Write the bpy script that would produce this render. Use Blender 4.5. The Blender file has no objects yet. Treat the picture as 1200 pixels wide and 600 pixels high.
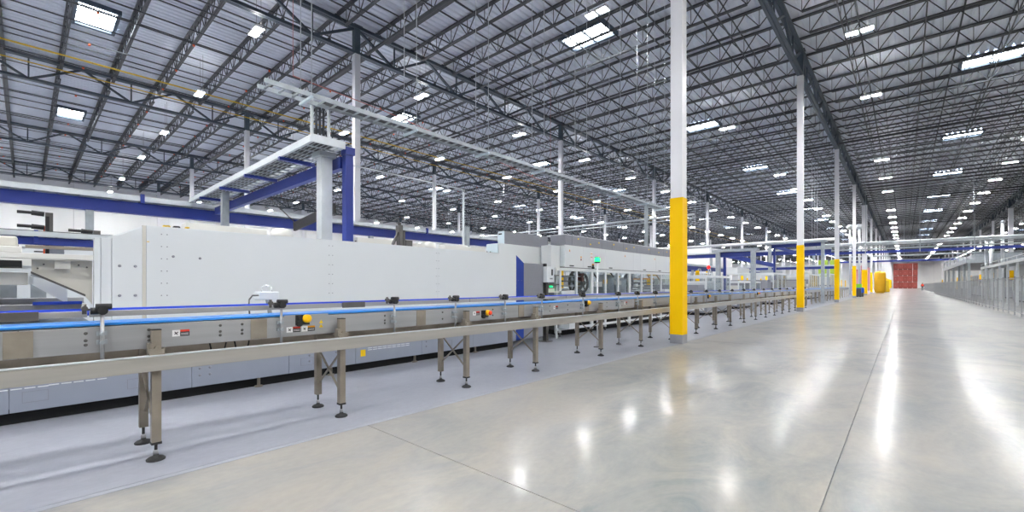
import bpy, math, random
from mathutils import Vector, Matrix

SC = bpy.context.scene
COL = SC.collection
R = random.Random(7)
PI = math.pi

# ------------------------------------------------------------------ camera, world, exposure
cam_d = bpy.data.cameras.new('camera')
cam = bpy.data.objects.new('camera', cam_d); COL.objects.link(cam)
cam.location = (0, 0, 1.3)
cam.rotation_euler = (PI/2, 0, math.atan(459.5/512.0))
cam_d.sensor_width = 36.0
cam_d.lens = 36.0*512.0/1200.0
cam_d.shift_y = 34.0/1200.0
cam_d.clip_start = 0.05; cam_d.clip_end = 900
SC.camera = cam
wd = bpy.data.worlds.new('sky'); SC.world = wd; wd.use_nodes = True
wd.node_tree.nodes['Background'].inputs[0].default_value = (0.75, 0.85, 1.0, 1)
wd.node_tree.nodes['Background'].inputs[1].default_value = 1.0
SC.view_settings.view_transform = 'Standard'; SC.view_settings.look = 'None'
SC.view_settings.gamma = 1.0; SC.view_settings.use_curve_mapping = False
SC.view_settings.exposure = 0.62
LAMP = 520.0          # strength of each lamp lens
SKYL = 14.0           # strength of the daylight behind the skylight panes
try:
    cy = SC.cycles
    cy.max_bounces = 10; cy.diffuse_bounces = 6; cy.glossy_bounces = 4
    cy.transparent_max_bounces = 16; cy.transmission_bounces = 4
    cy.sample_clamp_indirect = 6.0; cy.caustics_reflective = False; cy.caustics_refractive = False
    cy.use_denoising = True; cy.use_light_tree = True
except Exception:
    pass

# ------------------------------------------------------------------ materials
def lin(c):
    if isinstance(c, str):
        c = [int(c[i:i+2], 16)/255.0 for i in (0, 2, 4)]
        c = [x/12.92 if x <= 0.04045 else ((x+0.055)/1.055)**2.4 for x in c]
    return (c[0], c[1], c[2], 1.0)

M = {}
def mat(key, col, rough=0.5, metal=0.0, var=0.0, vscale=3.0, bump=0.0, bscale=60.0, spec=0.5, stretch=None, col2=None, emit=None, es=0.0):
    m = bpy.data.materials.new(key); m.use_nodes = True
    nt = m.node_tree; b = nt.nodes['Principled BSDF']
    b.inputs['Base Color'].default_value = lin(col)
    b.inputs['Roughness'].default_value = rough
    b.inputs['Metallic'].default_value = metal
    b.inputs['Specular IOR Level'].default_value = spec
    if var > 0 or bump > 0 or col2:
        tc = nt.nodes.new('ShaderNodeTexCoord'); mp = nt.nodes.new('ShaderNodeMapping')
        nt.links.new(tc.outputs['Object'], mp.inputs[0])
        if stretch: mp.inputs['Scale'].default_value = stretch
        nz = nt.nodes.new('ShaderNodeTexNoise'); nz.inputs['Scale'].default_value = vscale
        nz.inputs['Detail'].default_value = 6; nt.links.new(mp.outputs[0], nz.inputs['Vector'])
        if var > 0 or col2:
            rp = nt.nodes.new('ShaderNodeValToRGB')
            c = lin(col); d = lin(col2) if col2 else tuple(min(1, x*(1-var)) for x in c[:3])+(1,)
            rp.color_ramp.elements[0].color = d; rp.color_ramp.elements[1].color = c
            rp.color_ramp.elements[0].position = .32; rp.color_ramp.elements[1].position = .68
            nt.links.new(nz.outputs[0], rp.inputs[0]); nt.links.new(rp.outputs[0], b.inputs['Base Color'])
        if bump > 0:
            n2 = nt.nodes.new('ShaderNodeTexNoise'); n2.inputs['Scale'].default_value = bscale
            nt.links.new(mp.outputs[0], n2.inputs['Vector'])
            bp = nt.nodes.new('ShaderNodeBump'); bp.inputs['Strength'].default_value = bump; bp.inputs['Distance'].default_value = .01
            nt.links.new(n2.outputs[0], bp.inputs['Height']); nt.links.new(bp.outputs[0], b.inputs['Normal'])
    if emit:
        b.inputs['Emission Color'].default_value = lin(emit); b.inputs['Emission Strength'].default_value = es
    M[key] = m
    return m

mat('deck', 'e9eef6', .55, 0, .05, .6)
mat('joist', '3a3c40', .5, .0, .15, 2)
mat('joist_blue', '37424c', .5, 0, .1, 2)
mat('colwhite', 'eeeef2', .4, 0, .03, 2)
mat('coltop', '3b4853', .5, 0, .08, 2)
mat('yellow', 'ffcb00', .5, 0, .02, 4, spec=.15)
mat('colbase', '9c9da3', .55, 0, .15, 8)
mat('wallwhite', 'edeeee', .6, 0, .04, .4)
mat('machine', 'e6eaec', .32, 0, .015, 1.5)
mat('machine_edge', 'd5d2c9', .4)
mat('cream', 'e8e7e1', .4, 0, .05, 3)
mat('grey', '90939c', .42, 0, .04, 3)
mat('greypanel', '8e9098', .4, .0, .05, 20)
mat('skirt', '9aa1b0', .38, 0, .05, 4)
mat('darkgap', '191a1c', .7)
mat('blue', '1c3f9c', .38, 0, .04, 4)
mat('beamblue', '26398c', .42, 0, .08, 3)
mat('steel', 'b3b4b6', .36, .45, .14, 2.5, .03, 200, stretch=(1, .25, 6))
mat('steelrail', 'bbb8b1', .4, .45, .15, 4, stretch=(1, .3, 4))
mat('steelwarm', 'a49b8e', .42, .5, .25, 6)
mat('steeldark', '6c6a68', .45, .6, .2, 8)
mat('galv', 'b4bcc2', .45, .45, .2, 7)
mat('galvlight', 'd8dee2', .4, .35, .1, 7)
mat('cable', '4a4c50', .7, 0, .3, 12)
mat('belt', '2f8fe6', .35, 0, .15, 5, stretch=(1, .15, 1))
mat('beltblue', '2a4fd0', .45)
mat('rubber', '2b2b2c', .7)
mat('black', '1c1c1e', .5)
mat('knobred', '8a3b30', .5)
mat('estop', 'ffc400', .35)
mat('estopred', 'e0401c', .4)
mat('stickerwhite', 'f4f4f4', .5)
mat('stickerred', 'd8341f', .5)
mat('stickerorange', 'f0a010', .5)
mat('stickerdark', '2a2a2c', .5)
mat('warn', 'f6d012', .5)
mat('gas', 'd8b21a', .5, 0, .1, 2)
mat('tankyellow', 'dda612', .4, 0, .05, 2)
mat('pipedark', '34373b', .5, 0, .1, 2)
mat('orange', 'e0561c', .5)
mat('redwire', 'c77a72', .6)
mat('crate', '8c382f', .55, 0, .12, .9)
mat('crate2', '98433a', .55, 0, .12, .9)
mat('cratedark', '5c241f', .6)
mat('wood', 'a88a60', .7, 0, .2, 8)
mat('pink', 'd89aa0', .5, 0, .12, 3)
mat('palegreen', 'b7d34a', .5, 0, .1, 3)
mat('bingreen', '8ed02a', .45)
mat('binblue', '1f5fd0', .45)
mat('bindark', '4a4d52', .5)
mat('fence', '9a9da1', .45, .4)
mat('skin', 'b98a70', .6)
mat('cloth', '2b2e38', .8)
mat('vest', 'ee4a28', .7)
mat('hair', '2a2018', .8)
mat('product', 'e9e6dd', .35, 0, .05, 5)
mat('teal', 'd3e2ea', .4, 0, .04, 4)
mat('greenlamp', '10c060', .4, emit='14e070', es=2.2)
mat('redlamp', 'e02020', .4, emit='ff2020', es=1.0)
mat('lamp', 'ffffff', .5, emit=(1.0, .99, .975), es=LAMP)
mat('added_uplight', 'ffffff', .5, emit=(1.0, .99, .975), es=LAMP*.075)  # weak glow added on the lamp tops to brighten the ceiling deck
mat('lamphousing', 'd8d9db', .45, .2)
mat('daylight', 'eef6ff', .4, emit=(.86, .93, 1.0), es=SKYL)
mat('skyframe', '3c4a58', .5)

def glass():
    m = bpy.data.materials.new('glass'); m.use_nodes = True; nt = m.node_tree
    out = nt.nodes['Material Output']; nt.nodes.remove(nt.nodes['Principled BSDF'])
    t = nt.nodes.new('ShaderNodeBsdfTransparent'); t.inputs[0].default_value = (.9, .93, .94, 1)
    g = nt.nodes.new('ShaderNodeBsdfGlossy'); g.inputs['Roughness'].default_value = .08
    mx = nt.nodes.new('ShaderNodeMixShader'); lw = nt.nodes.new('ShaderNodeLayerWeight'); lw.inputs[0].default_value = .5
    pw = nt.nodes.new('ShaderNodeMath'); pw.operation = 'POWER'; nt.links.new(lw.outputs['Facing'], pw.inputs[0]); pw.inputs[1].default_value = 4.0
    ma = nt.nodes.new('ShaderNodeMath'); ma.operation = 'MULTIPLY_ADD'; nt.links.new(pw.outputs[0], ma.inputs[0]); ma.inputs[1].default_value = .6; ma.inputs[2].default_value = .03
    nt.links.new(ma.outputs[0], mx.inputs[0]); nt.links.new(t.outputs[0], mx.inputs[1]); nt.links.new(g.outputs[0], mx.inputs[2])
    nt.links.new(mx.outputs[0], out.inputs[0]); M['glass'] = m
glass()

def floor_mat(key, ca, cb, cc, r0, r1):
    m = bpy.data.materials.new(key); m.use_nodes = True; nt = m.node_tree; L = nt.links.new
    b = nt.nodes['Principled BSDF']
    tc = nt.nodes.new('ShaderNodeTexCoord'); mp = nt.nodes.new('ShaderNodeMapping')
    mp.inputs['Scale'].default_value = (1, .55, 1); L(tc.outputs['Object'], mp.inputs[0])
    n1 = nt.nodes.new('ShaderNodeTexNoise'); n1.inputs['Scale'].default_value = .5; n1.inputs['Detail'].default_value = 9
    n1.inputs['Roughness'].default_value = .62; n1.inputs['Distortion'].default_value = .7
    n2 = nt.nodes.new('ShaderNodeTexNoise'); n2.inputs['Scale'].default_value = 1.7; n2.inputs['Detail'].default_value = 10
    n2.inputs['Roughness'].default_value = .7; n2.inputs['Distortion'].default_value = 1.2
    n3 = nt.nodes.new('ShaderNodeTexNoise'); n3.inputs['Scale'].default_value = 24; n3.inputs['Detail'].default_value = 5
    for n in (n1, n2, n3): L(mp.outputs[0], n.inputs['Vector'])
    r1n = nt.nodes.new('ShaderNodeValToRGB'); e = r1n.color_ramp.elements
    e[0].position = .40; e[0].color = lin(ca); e[1].position = .60; e[1].color = lin(cb)
    L(n1.outputs[0], r1n.inputs[0])
    r2n = nt.nodes.new('ShaderNodeValToRGB'); e = r2n.color_ramp.elements
    e[0].position = .38; e[0].color = (0, 0, 0, 1); e[1].position = .80; e[1].color = (1, 1, 1, 1)
    L(n2.outputs[0], r2n.inputs[0])
    mx = nt.nodes.new('ShaderNodeMix'); mx.data_type = 'RGBA'; L(r2n.outputs[0], mx.inputs[0])
    L(r1n.outputs[0], mx.inputs[6]); mx.inputs[7].default_value = lin(cc)
    mu = nt.nodes.new('ShaderNodeMix'); mu.data_type = 'RGBA'; mu.blend_type = 'MULTIPLY'; mu.inputs[0].default_value = .16
    L(mx.outputs[2], mu.inputs[6]); L(n3.outputs[0], mu.inputs[7]); L(mu.outputs[2], b.inputs['Base Color'])
    mr = nt.nodes.new('ShaderNodeMapRange'); L(n2.outputs[0], mr.inputs[0])
    mr.inputs[1].default_value = .3; mr.inputs[2].default_value = .7; mr.inputs[3].default_value = r0; mr.inputs[4].default_value = r1
    L(mr.outputs[0], b.inputs['Roughness']); b.inputs['Specular IOR Level'].default_value = .06
    b.inputs['Coat Weight'].default_value = .65; b.inputs['Coat Roughness'].default_value = .13; b.inputs['Coat IOR'].default_value = 1.09
    M[key] = m
floor_mat('concrete', '7a8083', '9c9b99', 'aca59b', .277, .287)
floor_mat('coating', 'a3a6b2', 'aeb1bc', 'b2b5bf', .277, .287)

# ------------------------------------------------------------------ mesh helpers
ORG = {}
class MB:
    def __init__(s): s.v = []; s.f = []; s.m = []; s.sm = []; s.mi = 0
    def box(s, x0, x1, y0, y1, z0, z1):
        n = len(s.v)
        s.v += [(x0,y0,z0),(x1,y0,z0),(x1,y1,z0),(x0,y1,z0),(x0,y0,z1),(x1,y0,z1),(x1,y1,z1),(x0,y1,z1)]
        for q in ((0,3,2,1),(4,5,6,7),(0,1,5,4),(1,2,6,5),(2,3,7,6),(3,0,4,7)):
            s.f.append(tuple(n+i for i in q)); s.m.append(s.mi); s.sm.append(False)
        return s
    def cbox(s, c, d): return s.box(c[0]-d[0]/2, c[0]+d[0]/2, c[1]-d[1]/2, c[1]+d[1]/2, c[2]-d[2]/2, c[2]+d[2]/2)
    def bar(s, a, b, w, h=None, up=(0,0,1)):
        h = h or w; a = Vector(a); b = Vector(b); d = (b-a).normalized(); u = Vector(up)
        if abs(d.dot(u)) > .99: u = Vector((1,0,0))
        r = d.cross(u).normalized(); u = r.cross(d).normalized(); n = len(s.v)
        for p in (a, b):
            for i, j in ((-1,-1),(1,-1),(1,1),(-1,1)): s.v.append(tuple(p+r*(i*w/2)+u*(j*h/2)))
        for q in ((0,1,2,3),(7,6,5,4),(0,4,5,1),(1,5,6,2),(2,6,7,3),(3,7,4,0)):
            s.f.append(tuple(n+i for i in q)); s.m.append(s.mi); s.sm.append(False)
        return s
    def cyl(s, a, b, r0, r1=None, n=10, caps=True):
        r1 = r0 if r1 is None else r1
        a = Vector(a); b = Vector(b); d = (b-a).normalized(); u = Vector((0,0,1))
        if abs(d.dot(u)) > .99: u = Vector((1,0,0))
        x = d.cross(u).normalized(); y = d.cross(x).normalized(); k = len(s.v)
        for p, r in ((a,r0),(b,r1)):
            for i in range(n):
                t = 2*PI*i/n; s.v.append(tuple(p+x*(r*math.cos(t))+y*(r*math.sin(t))))
        for i in range(n):
            j = (i+1) % n; s.f.append((k+i, k+j, k+n+j, k+n+i)); s.m.append(s.mi); s.sm.append(True)
        if caps:
            s.f.append(tuple(k+i for i in range(n-1,-1,-1))); s.m.append(s.mi); s.sm.append(False)
            s.f.append(tuple(k+n+i for i in range(n))); s.m.append(s.mi); s.sm.append(False)
        return s
    def lathe(s, c, prof, n=14, axis='z'):
        k = len(s.v); c = Vector(c)
        for r, h in prof:
            for i in range(n):
                t = 2*PI*i/n; q = (r*math.cos(t), r*math.sin(t), h)
                if axis == 'x': q = (h, q[0], q[1])
                s.v.append(tuple(c+Vector(q)))
        for a in range(len(prof)-1):
            for i in range(n):
                j = (i+1) % n; s.f.append((k+a*n+i, k+a*n+j, k+(a+1)*n+j, k+(a+1)*n+i)); s.m.append(s.mi); s.sm.append(True)
        s.f.append(tuple(k+i for i in range(n-1,-1,-1))); s.m.append(s.mi); s.sm.append(False)
        t = k+(len(prof)-1)*n; s.f.append(tuple(t+i for i in range(n))); s.m.append(s.mi); s.sm.append(False)
        return s
    def tube(s, pts, r, n=6):
        for a, b in zip(pts[:-1], pts[1:]): s.cyl(a, b, r, n=n)
        return s
    def prism_yz(s, poly, x0, x1):        # poly of (y,z), extruded in x
        k = len(s.v); n = len(poly)
        for x in (x0, x1):
            for y, z in poly: s.v.append((x,y,z))
        s.f.append(tuple(k+i for i in range(n))); s.f.append(tuple(k+n+i for i in range(n-1,-1,-1)))
        s.m += [s.mi]*2; s.sm += [False]*2
        for i in range(n):
            j = (i+1) % n; s.f.append((k+i, k+n+i, k+n+j, k+j)); s.m.append(s.mi); s.sm.append(False)
        return s
    def mesh(s, name, mats, org=(0,0,0)):
        me = bpy.data.meshes.new(name); o = org
        me.from_pydata([(a-o[0], b-o[1], c-o[2]) for a,b,c in s.v], [], s.f)
        for k in (mats if isinstance(mats, (list,tuple)) else [mats]): me.materials.append(M[k])
        me.polygons.foreach_set('material_index', s.m); me.polygons.foreach_set('use_smooth', s.sm)
        import bmesh
        bm = bmesh.new(); bm.from_mesh(me); bmesh.ops.recalc_face_normals(bm, faces=bm.faces); bm.to_mesh(me); bm.free()
        return me
    def build(s, name, mats, parent=None, label=None, bevel=0):
        org = ORG.get(parent.name, (0,0,0)) if parent else (0,0,0)
        o = bpy.data.objects.new(name, s.mesh(name, mats, org)); COL.objects.link(o)
        if parent: o.parent = parent; ORG[o.name] = org
        if label: o['label'] = label
        if bevel:
            b = o.modifiers.new('edge', 'BEVEL'); b.width = bevel; b.segments = 2; b.limit_method = 'ANGLE'
        return o

def link(me, name, parent=None, loc=(0,0,0), rz=0, scale=None):
    o = bpy.data.objects.new(name, me); COL.objects.link(o)
    if parent: o.parent = parent
    o.location = loc
    if rz: o.rotation_euler = (0,0,rz)
    if scale: o.scale = scale
    return o
def tag(o, label, cat, group=None):
    o['label'] = label; o['category'] = cat
    if group: o['group'] = group
    return o
def thing(name, loc, label, cat, group=None):
    o = bpy.data.objects.new(name, None); COL.objects.link(o); o.location = loc; o.empty_display_size = .1
    ORG[o.name] = tuple(loc)
    return tag(o, label, cat, group)
def B(name, mats, parent, *boxes, **kw):
    m = MB()
    for b in boxes: m.box(*b)
    return m.build(name, mats, parent, **kw)
ORD = ['first','second','third','fourth','fifth','sixth','seventh','eighth','ninth','tenth','eleventh','twelfth','thirteenth','fourteenth','fifteenth','sixteenth','seventeenth','eighteenth']
TH = math.atan(459.5/512.0); SN, CS = math.sin(TH), math.cos(TH)
def proj(x, y, z):
    d = -SN*x+CS*y; l = CS*x+SN*y
    if d < .1: return None
    return 600+512*l/d, 334-512*(z-1.3)/d, d
def seen(x, y, z, mrg=0):
    p = proj(x, y, z)
    return p is not None and -mrg < p[0] < 1200+mrg and -mrg < p[1] < 600+mrg

# ------------------------------------------------------------------ the hall
XL, XR, Y0, Y1, ZD = -67.0, 39.13, -21.2, 242.3, 13.0
BX, BY = 14.3, 15.5
ROWS = [-60.97, -46.67, -32.37, -18.07, -3.77, 10.53, 24.83]
COLY = [9.8+BY*k for k in range(-2, 16)]

def struct(o): o['kind'] = 'structure'; return o
# floor: dark bed with sawn slabs on it
fl = struct(B('floor', 'colbase', None, (XL, XR, Y0, Y1, -.30, -.012)))
xj = [-3.7, -.36, 6.9, 14.2, 21.5, 28.8, XR]
yj = [Y0, -14.0, -5.6, 2.12, 10.6, 18.3, 26.0, 33.8, 41.5, 49.3, 57.0, 72.5, 88, 103.5, 134.5, 165.5, 196.5, Y1]
g = .004
for i in range(len(xj)-1):
    for j in range(len(yj)-1):
        B('slab', 'concrete', fl, (xj[i]+g, xj[i+1]-g, yj[j]+g, yj[j+1]-g, -.012, 0))
coat_x = [XL, -52, -40, -28, -16, -3.76]
for i in range(len(coat_x)-1):
    B('coated_slab', 'coating', fl, (coat_x[i]+g*.6, coat_x[i+1]-g*.6, Y0, Y1, -.012, 0))
B('coated_edge', 'coating', fl, (-3.757, -3.70-g*.3, Y0, Y1, -.012, 0))
# ceiling deck: folded steel sheet, ribs along the aisle direction
m = MB(); P = .305; n = int((XR-XL)/P)+1; prof = []
for i in range(n):
    x = XL+i*P; prof += [(x, ZD), (x+.17, ZD), (x+.20, ZD+.07), (x+.275, ZD+.07)]
prof = [(min(x, XR), z) for x, z in prof]
for y in (Y0, Y1):
    for x, z in prof: m.v.append((x, y, z))
k = len(prof)
for i in range(k-1):
    if prof[i+1][0]-prof[i][0] < 1e-6: continue
    m.f.append((i, i+k, i+k+1, i+1)); m.m.append(0); m.sm.append(False)
n0 = len(m.v); m.box(XL, XR, Y0, Y1, ZD+.072, ZD+.25)
ceil = struct(m.build('ceiling', 'deck'))

def wall(name, b, joints=None):
    return struct(B(name, 'wallwhite', None, b))
# left wall: tilt-up panels with open joints, one part each
wl = struct(B('wall_left', 'colbase', None, (XL-.4, XL-.13, Y0, Y1, 0, ZD+.25)))
y = Y0; pw = (Y1-Y0)/32
me = MB().box(0, .125, .012, pw-.012, 0, ZD).mesh('panel', 'wallwhite')
for i in range(32): link(me, 'wall_panel', wl, (XL-.13, Y0+i*pw, 0))
wf = struct(B('wall_far', 'colbase', None, (XL, XR, Y1+.13, Y1+.4, 0, ZD+.25)))
pw = (XR-XL)/14
me = MB().box(.012, pw-.012, 0, .125, 0, ZD).mesh('panel', 'wallwhite')
for i in range(14): link(me, 'wall_panel', wf, (XL+i*pw, Y1, 0))
wall('wall_right', (XR, XR+.3, Y0, Y1, 0, ZD+.25))
wall('wall_back', (XL, XR, Y0-.3, Y0, 0, ZD+.25))

# roof steel: bar joists across the hall, joist girders along the column rows
ZJ = 12.95
def joist_mesh(L):
    m = MB(); npan = 12
    m.bar((.05,-.042,ZJ-.04),(L-.05,-.042,ZJ-.04),.07,.075); m.bar((.05,.042,ZJ-.04),(L-.05,.042,ZJ-.04),.07,.075)
    zb = ZJ-.80
    m.bar((.75,-.035,zb),(L-.75,-.035,zb),.055,.06); m.bar((.75,.035,zb),(L-.75,.035,zb),.055,.06)
    p = (L-1.5)/npan; pts = [(.05,0,ZJ-.07)]
    for i in range(npan*2+1): pts.append((.75+i*p/2, 0, zb if i % 2 == 0 else ZJ-.07))
    pts.append((L-.05,0,ZJ-.07))
    for a, b in zip(pts[:-1], pts[1:]): m.bar(a, b, .032)
    for i in range(npan+1): m.bar((.75+i*p,0,zb),(.75+i*p,0,ZJ-.07),.022)
    return m
jm = joist_mesh(BX); jme = jm.mesh('joist', 'joist')
JY = []
y = COLY[0]-BY/16+.12
while y > Y0+.5: y -= BY/8
y += BY/8
while y < Y1-.3: JY.append(y); y += BY/8
cand = []
for y in JY:
    for xi, x in enumerate([XL]+ROWS):
        L = (ROWS[0]-XL) if xi == 0 else (XR-ROWS[-1] if xi == len(ROWS) else BX)
        vis = [q for q in ((x+L*t, y, 12.5) for t in (0,.15,.3,.5,.7,.85,1)) if seen(*q, mrg=15)]
        sc = max([1/proj(*q)[2]*len(vis) for q in vis], default=0)
        cand.append((sc, x, y, L))
cand.sort(key=lambda c: -c[0])
rest = MB()
for i, (sc, x, y, L) in enumerate(cand):
    if i < 300: link(jme, 'roof_joist', ceil, (x, y, 0), scale=(L/BX, 1, 1))
    else:
        k = len(rest.v); rest.v += [(x+a*L/BX, y+b, c) for a, b, c in jm.v]
        rest.f += [tuple(k+q for q in f) for f in jm.f]; rest.m += jm.m; rest.sm += jm.sm
me = bpy.data.meshes.new('far_joists'); me.from_pydata(rest.v, [], rest.f); me.materials.append(M['joist'])
o = link(me, 'far_roof_joists', ceil); o['kind'] = 'stuff'

def girder_mesh():
    m = MB(); zt, zb, s = 12.68, 11.55, BY/8
    for dx in (-.085, .085):
        m.bar((dx,0,zt),(dx,BY,zt),.13,.14); m.bar((dx*.8,0.1,zb),(dx*.8,BY-.1,zb),.11,.12)
    for i in range(4):
        yc = s*(1+2*i)
        m.bar((0,yc-s,zt),(0,yc,zb),.10); m.bar((0,yc+s,zt),(0,yc,zb),.10); m.bar((0,yc,zb),(0,yc,zt),.06)
    return m.mesh('girder', 'joist_blue')
gme = girder_mesh()
for x in ROWS:
    for y in COLY[:-1]: link(gme, 'roof_girder', ceil, (x, y, 0))
# bridging rods tying the joists together
for xi, x in enumerate([XL]+ROWS):
    L = (ROWS[0]-XL) if xi == 0 else BX
    fr = (.3, .72) if xi == 0 else (.13, .31, .5, .69, .87)
    for q, t in enumerate(fr):
        m = MB(); xx = x+L*t
        m.bar((xx,Y0+.1,12.12),(xx,Y1-.1,12.12),.045); m.build('bridging_rod', 'joist', ceil)
        m = MB(); m.bar((xx+.05,Y0+.1,12.84),(xx+.05,Y1-.1,12.84),.04); m.build('bridging_rod', 'joist', ceil)

# skylights
n = 0
fm = MB()
for a in ((-1.2,-1.06,-.72,.72),(1.06,1.2,-.72,.72),(-1.06,1.06,-.72,-.6),(-1.06,1.06,.6,.72)): fm.box(a[0],a[1],a[2],a[3],12.84,13.0)
fm.box(-.025,.025,-.6,.6,12.90,12.95)
fm = fm.mesh('frame', 'skyframe'); pm = MB().box(-1.06,1.06,-.6,.6,12.955,12.985).mesh('pane', 'daylight')
for x in (-42.0, -26.1, -11.0, 3.35, 17.8):
    for k in range(-1, 15):
        y = 2.05+BY*k
        if not (seen(x, y, 12.9, 60) or k < 2): continue
        n += 1
        e = bpy.data.objects.new('window_%d' % n, None); COL.objects.link(e); e.location = (x, y, 0); e['kind'] = 'structure'
        link(fm, 'frame', e); link(pm, 'pane', e)

# ------------------------------------------------------------------ columns
S2 = .13
cm_sh = MB().box(-S2,S2,-S2,S2,0,11.5).mesh('shaft', 'colwhite')
cm_tp = MB().box(-S2+.004,S2-.004,-S2+.004,S2-.004,11.5,12.72).box(-.2,.2,-.2,.2,12.72,12.75).mesh('top', 'coltop')
cm_y = MB()
for a in ((-S2-.012,S2+.012,-S2-.012,-S2-.001),(-S2-.012,S2+.012,S2+.001,S2+.012),(-S2-.012,-S2-.001,-S2-.001,S2+.001),(S2+.001,S2+.012,-S2-.001,S2+.001)):
    cm_y.box(a[0],a[1],a[2],a[3],.20,3.24)
cm_y = cm_y.mesh('sleeve', 'yellow')
cm_b = MB()
for a in ((-S2-.010,S2+.010,-S2-.010,-S2-.001),(-S2-.010,S2+.010,S2+.001,S2+.010),(-S2-.010,-S2-.001,-S2-.001,S2+.001),(S2+.001,S2+.010,-S2-.001,S2+.001)):
    cm_b.box(a[0],a[1],a[2],a[3],0,.20)
cm_b = cm_b.mesh('footing', 'colbase')
RN = {-3.77: 'the aisle edge row beside the conveyor', -18.07: 'the row behind the white packing machine', -32.37: 'the second row back from the conveyor',
      -46.67: 'the third row back from the conveyor', -60.97: 'the row closest to the left wall', 10.53: 'the row behind the mesh fence', 24.83: 'the far right row'}
for x in ROWS:
    i = 0
    for y in COLY:
        if y > Y1-1: continue
        if not (seen(x, y, 9, 25) or seen(x, y, 11.5, 25) or seen(x, y, 3, 25)): continue
        far = i > 9
        if far: lab = 'distant white steel column far down ' + RN[x]
        elif x == -3.77 and i == 0: lab = 'tall white column with yellow sleeve, nearest of all, beside the conveyor'
        else: lab = '%s white steel column along %s' % (ORD[i], RN[x])
        t = thing('steel_column', (x, y, 0), lab, 'column', 'columns of '+RN[x])
        wd_ = {(-3.77, 71.8): 2.0, (10.53, 87.3): 1.7}.get((x, round(y, 1)), 1.0); sc3 = (wd_, wd_, 1)
        if wd_ > 1: t['label'] = lab.replace('white steel column', 'extra wide white column')
        link(cm_sh, 'shaft', t, scale=sc3); link(cm_tp, 'column_head', t, scale=sc3)
        link(cm_y, 'yellow_sleeve', t, scale=sc3); link(cm_b, 'footing', t, scale=sc3)
        i += 1

# ------------------------------------------------------------------ high-bay lamps
def lamp_parts():
    h = MB().box(-.42,.42,-.10,.10,11.12,11.18).box(-.41,-.05,-.15,.15,11.095,11.125).box(.05,.41,-.15,.15,11.095,11.125)
    for a, b in ((-.42,-.04),(.04,.42)):          # deep rims that shield the lenses at low angles
        h.box(a,b,-.165,-.145,11.052,11.125).box(a,b,.145,.165,11.052,11.125).box(a,a+.012,-.145,.145,11.052,11.1).box(b-.012,b,-.145,.145,11.052,11.1)
    return h
hs = lamp_parts().mesh('housing', 'lamphousing')
ln = MB().box(-.40,-.06,-.14,.14,11.075,11.094).mesh('lens', 'lamp')
ln2 = MB().box(.06,.40,-.14,.14,11.075,11.094).mesh('lens', 'lamp')
up = MB().box(-.36,.36,-.06,.06,11.181,11.187).mesh('added_uplight', 'added_uplight')  # added glowing panel on the housing top, fill light for the deck
hw = MB().cyl((-.25,.09,11.18),(-.25,.09,12.998),.006,n=5).mesh('wire', 'steeldark')
hw2 = MB().cyl((.25,.09,11.18),(.25,.09,12.998),.006,n=5).mesh('wire', 'steeldark')
one = lamp_parts()
one.cyl((-.25,.09,11.18),(-.25,.09,12.998),.006,n=4).cyl((.25,.09,11.18),(.25,.09,12.998),.006,n=4)
one.mi = 1; one.box(-.40,-.06,-.14,.14,11.075,11.094).box(.06,.40,-.14,.14,11.075,11.094)
one.mi = 2; one.box(-.36,.36,-.06,.06,11.181,11.187)
one = one.mesh('lamp', ['lamphousing', 'lamp', 'added_uplight'])
LR = {-1.28: 'over the open aisle', 6.3: 'above the mesh fence', 14.2: 'right of the mesh fence', 21.5: 'nearest the right wall', -8.2: 'above the conveyor',
      -18.6: 'just behind the machines', -26.8: 'two rows behind the machines', -35.3: 'three rows behind the machines', -43.4: 'four rows behind the machines', -53.6: 'second from the left wall', -61.9: 'added to brighten the left wall'}  # last row is unseen, added because the left wall came out underlit
for x, rn in LR.items():
    i = 0
    for k in range(-3, 30):
        y = 5.95+7.75*k
        if x == -1.28 and k in (4, 8): continue
        if x == -8.2 and k in (0, 2, 4): continue
        if x == -1.28 and k in (0, 1): continue
        vis = seen(x, y, 11.1, 4)
        if not vis and (y > 45 or y < -10 and x < -30): continue
        if not vis and k < 0 and x > 10: continue
        p = proj(x, y, 11.1)
        if not vis: lab = 'lit twin-panel high-bay lamp outside the view ' + rn
        elif i < 18: lab = '%s lit high-bay lamp from the near end, row %s' % (ORD[i], rn); i += 1
        else: lab = 'tiny distant high-bay lamp in the row ' + rn
        t = thing('high_bay_lamp', (x, y, 0), lab, 'ceiling lamp', 'high-bay lamps in the row '+rn)
        if vis and p[2] < 60:
            link(hs, 'housing', t); link(ln, 'lens', t); link(ln2, 'lens', t); link(hw, 'hanger_wire', t); link(hw2, 'hanger_wire', t); link(up, 'added_uplight_panel', t)
        else: link(one, 'lamp_body', t)

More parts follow.
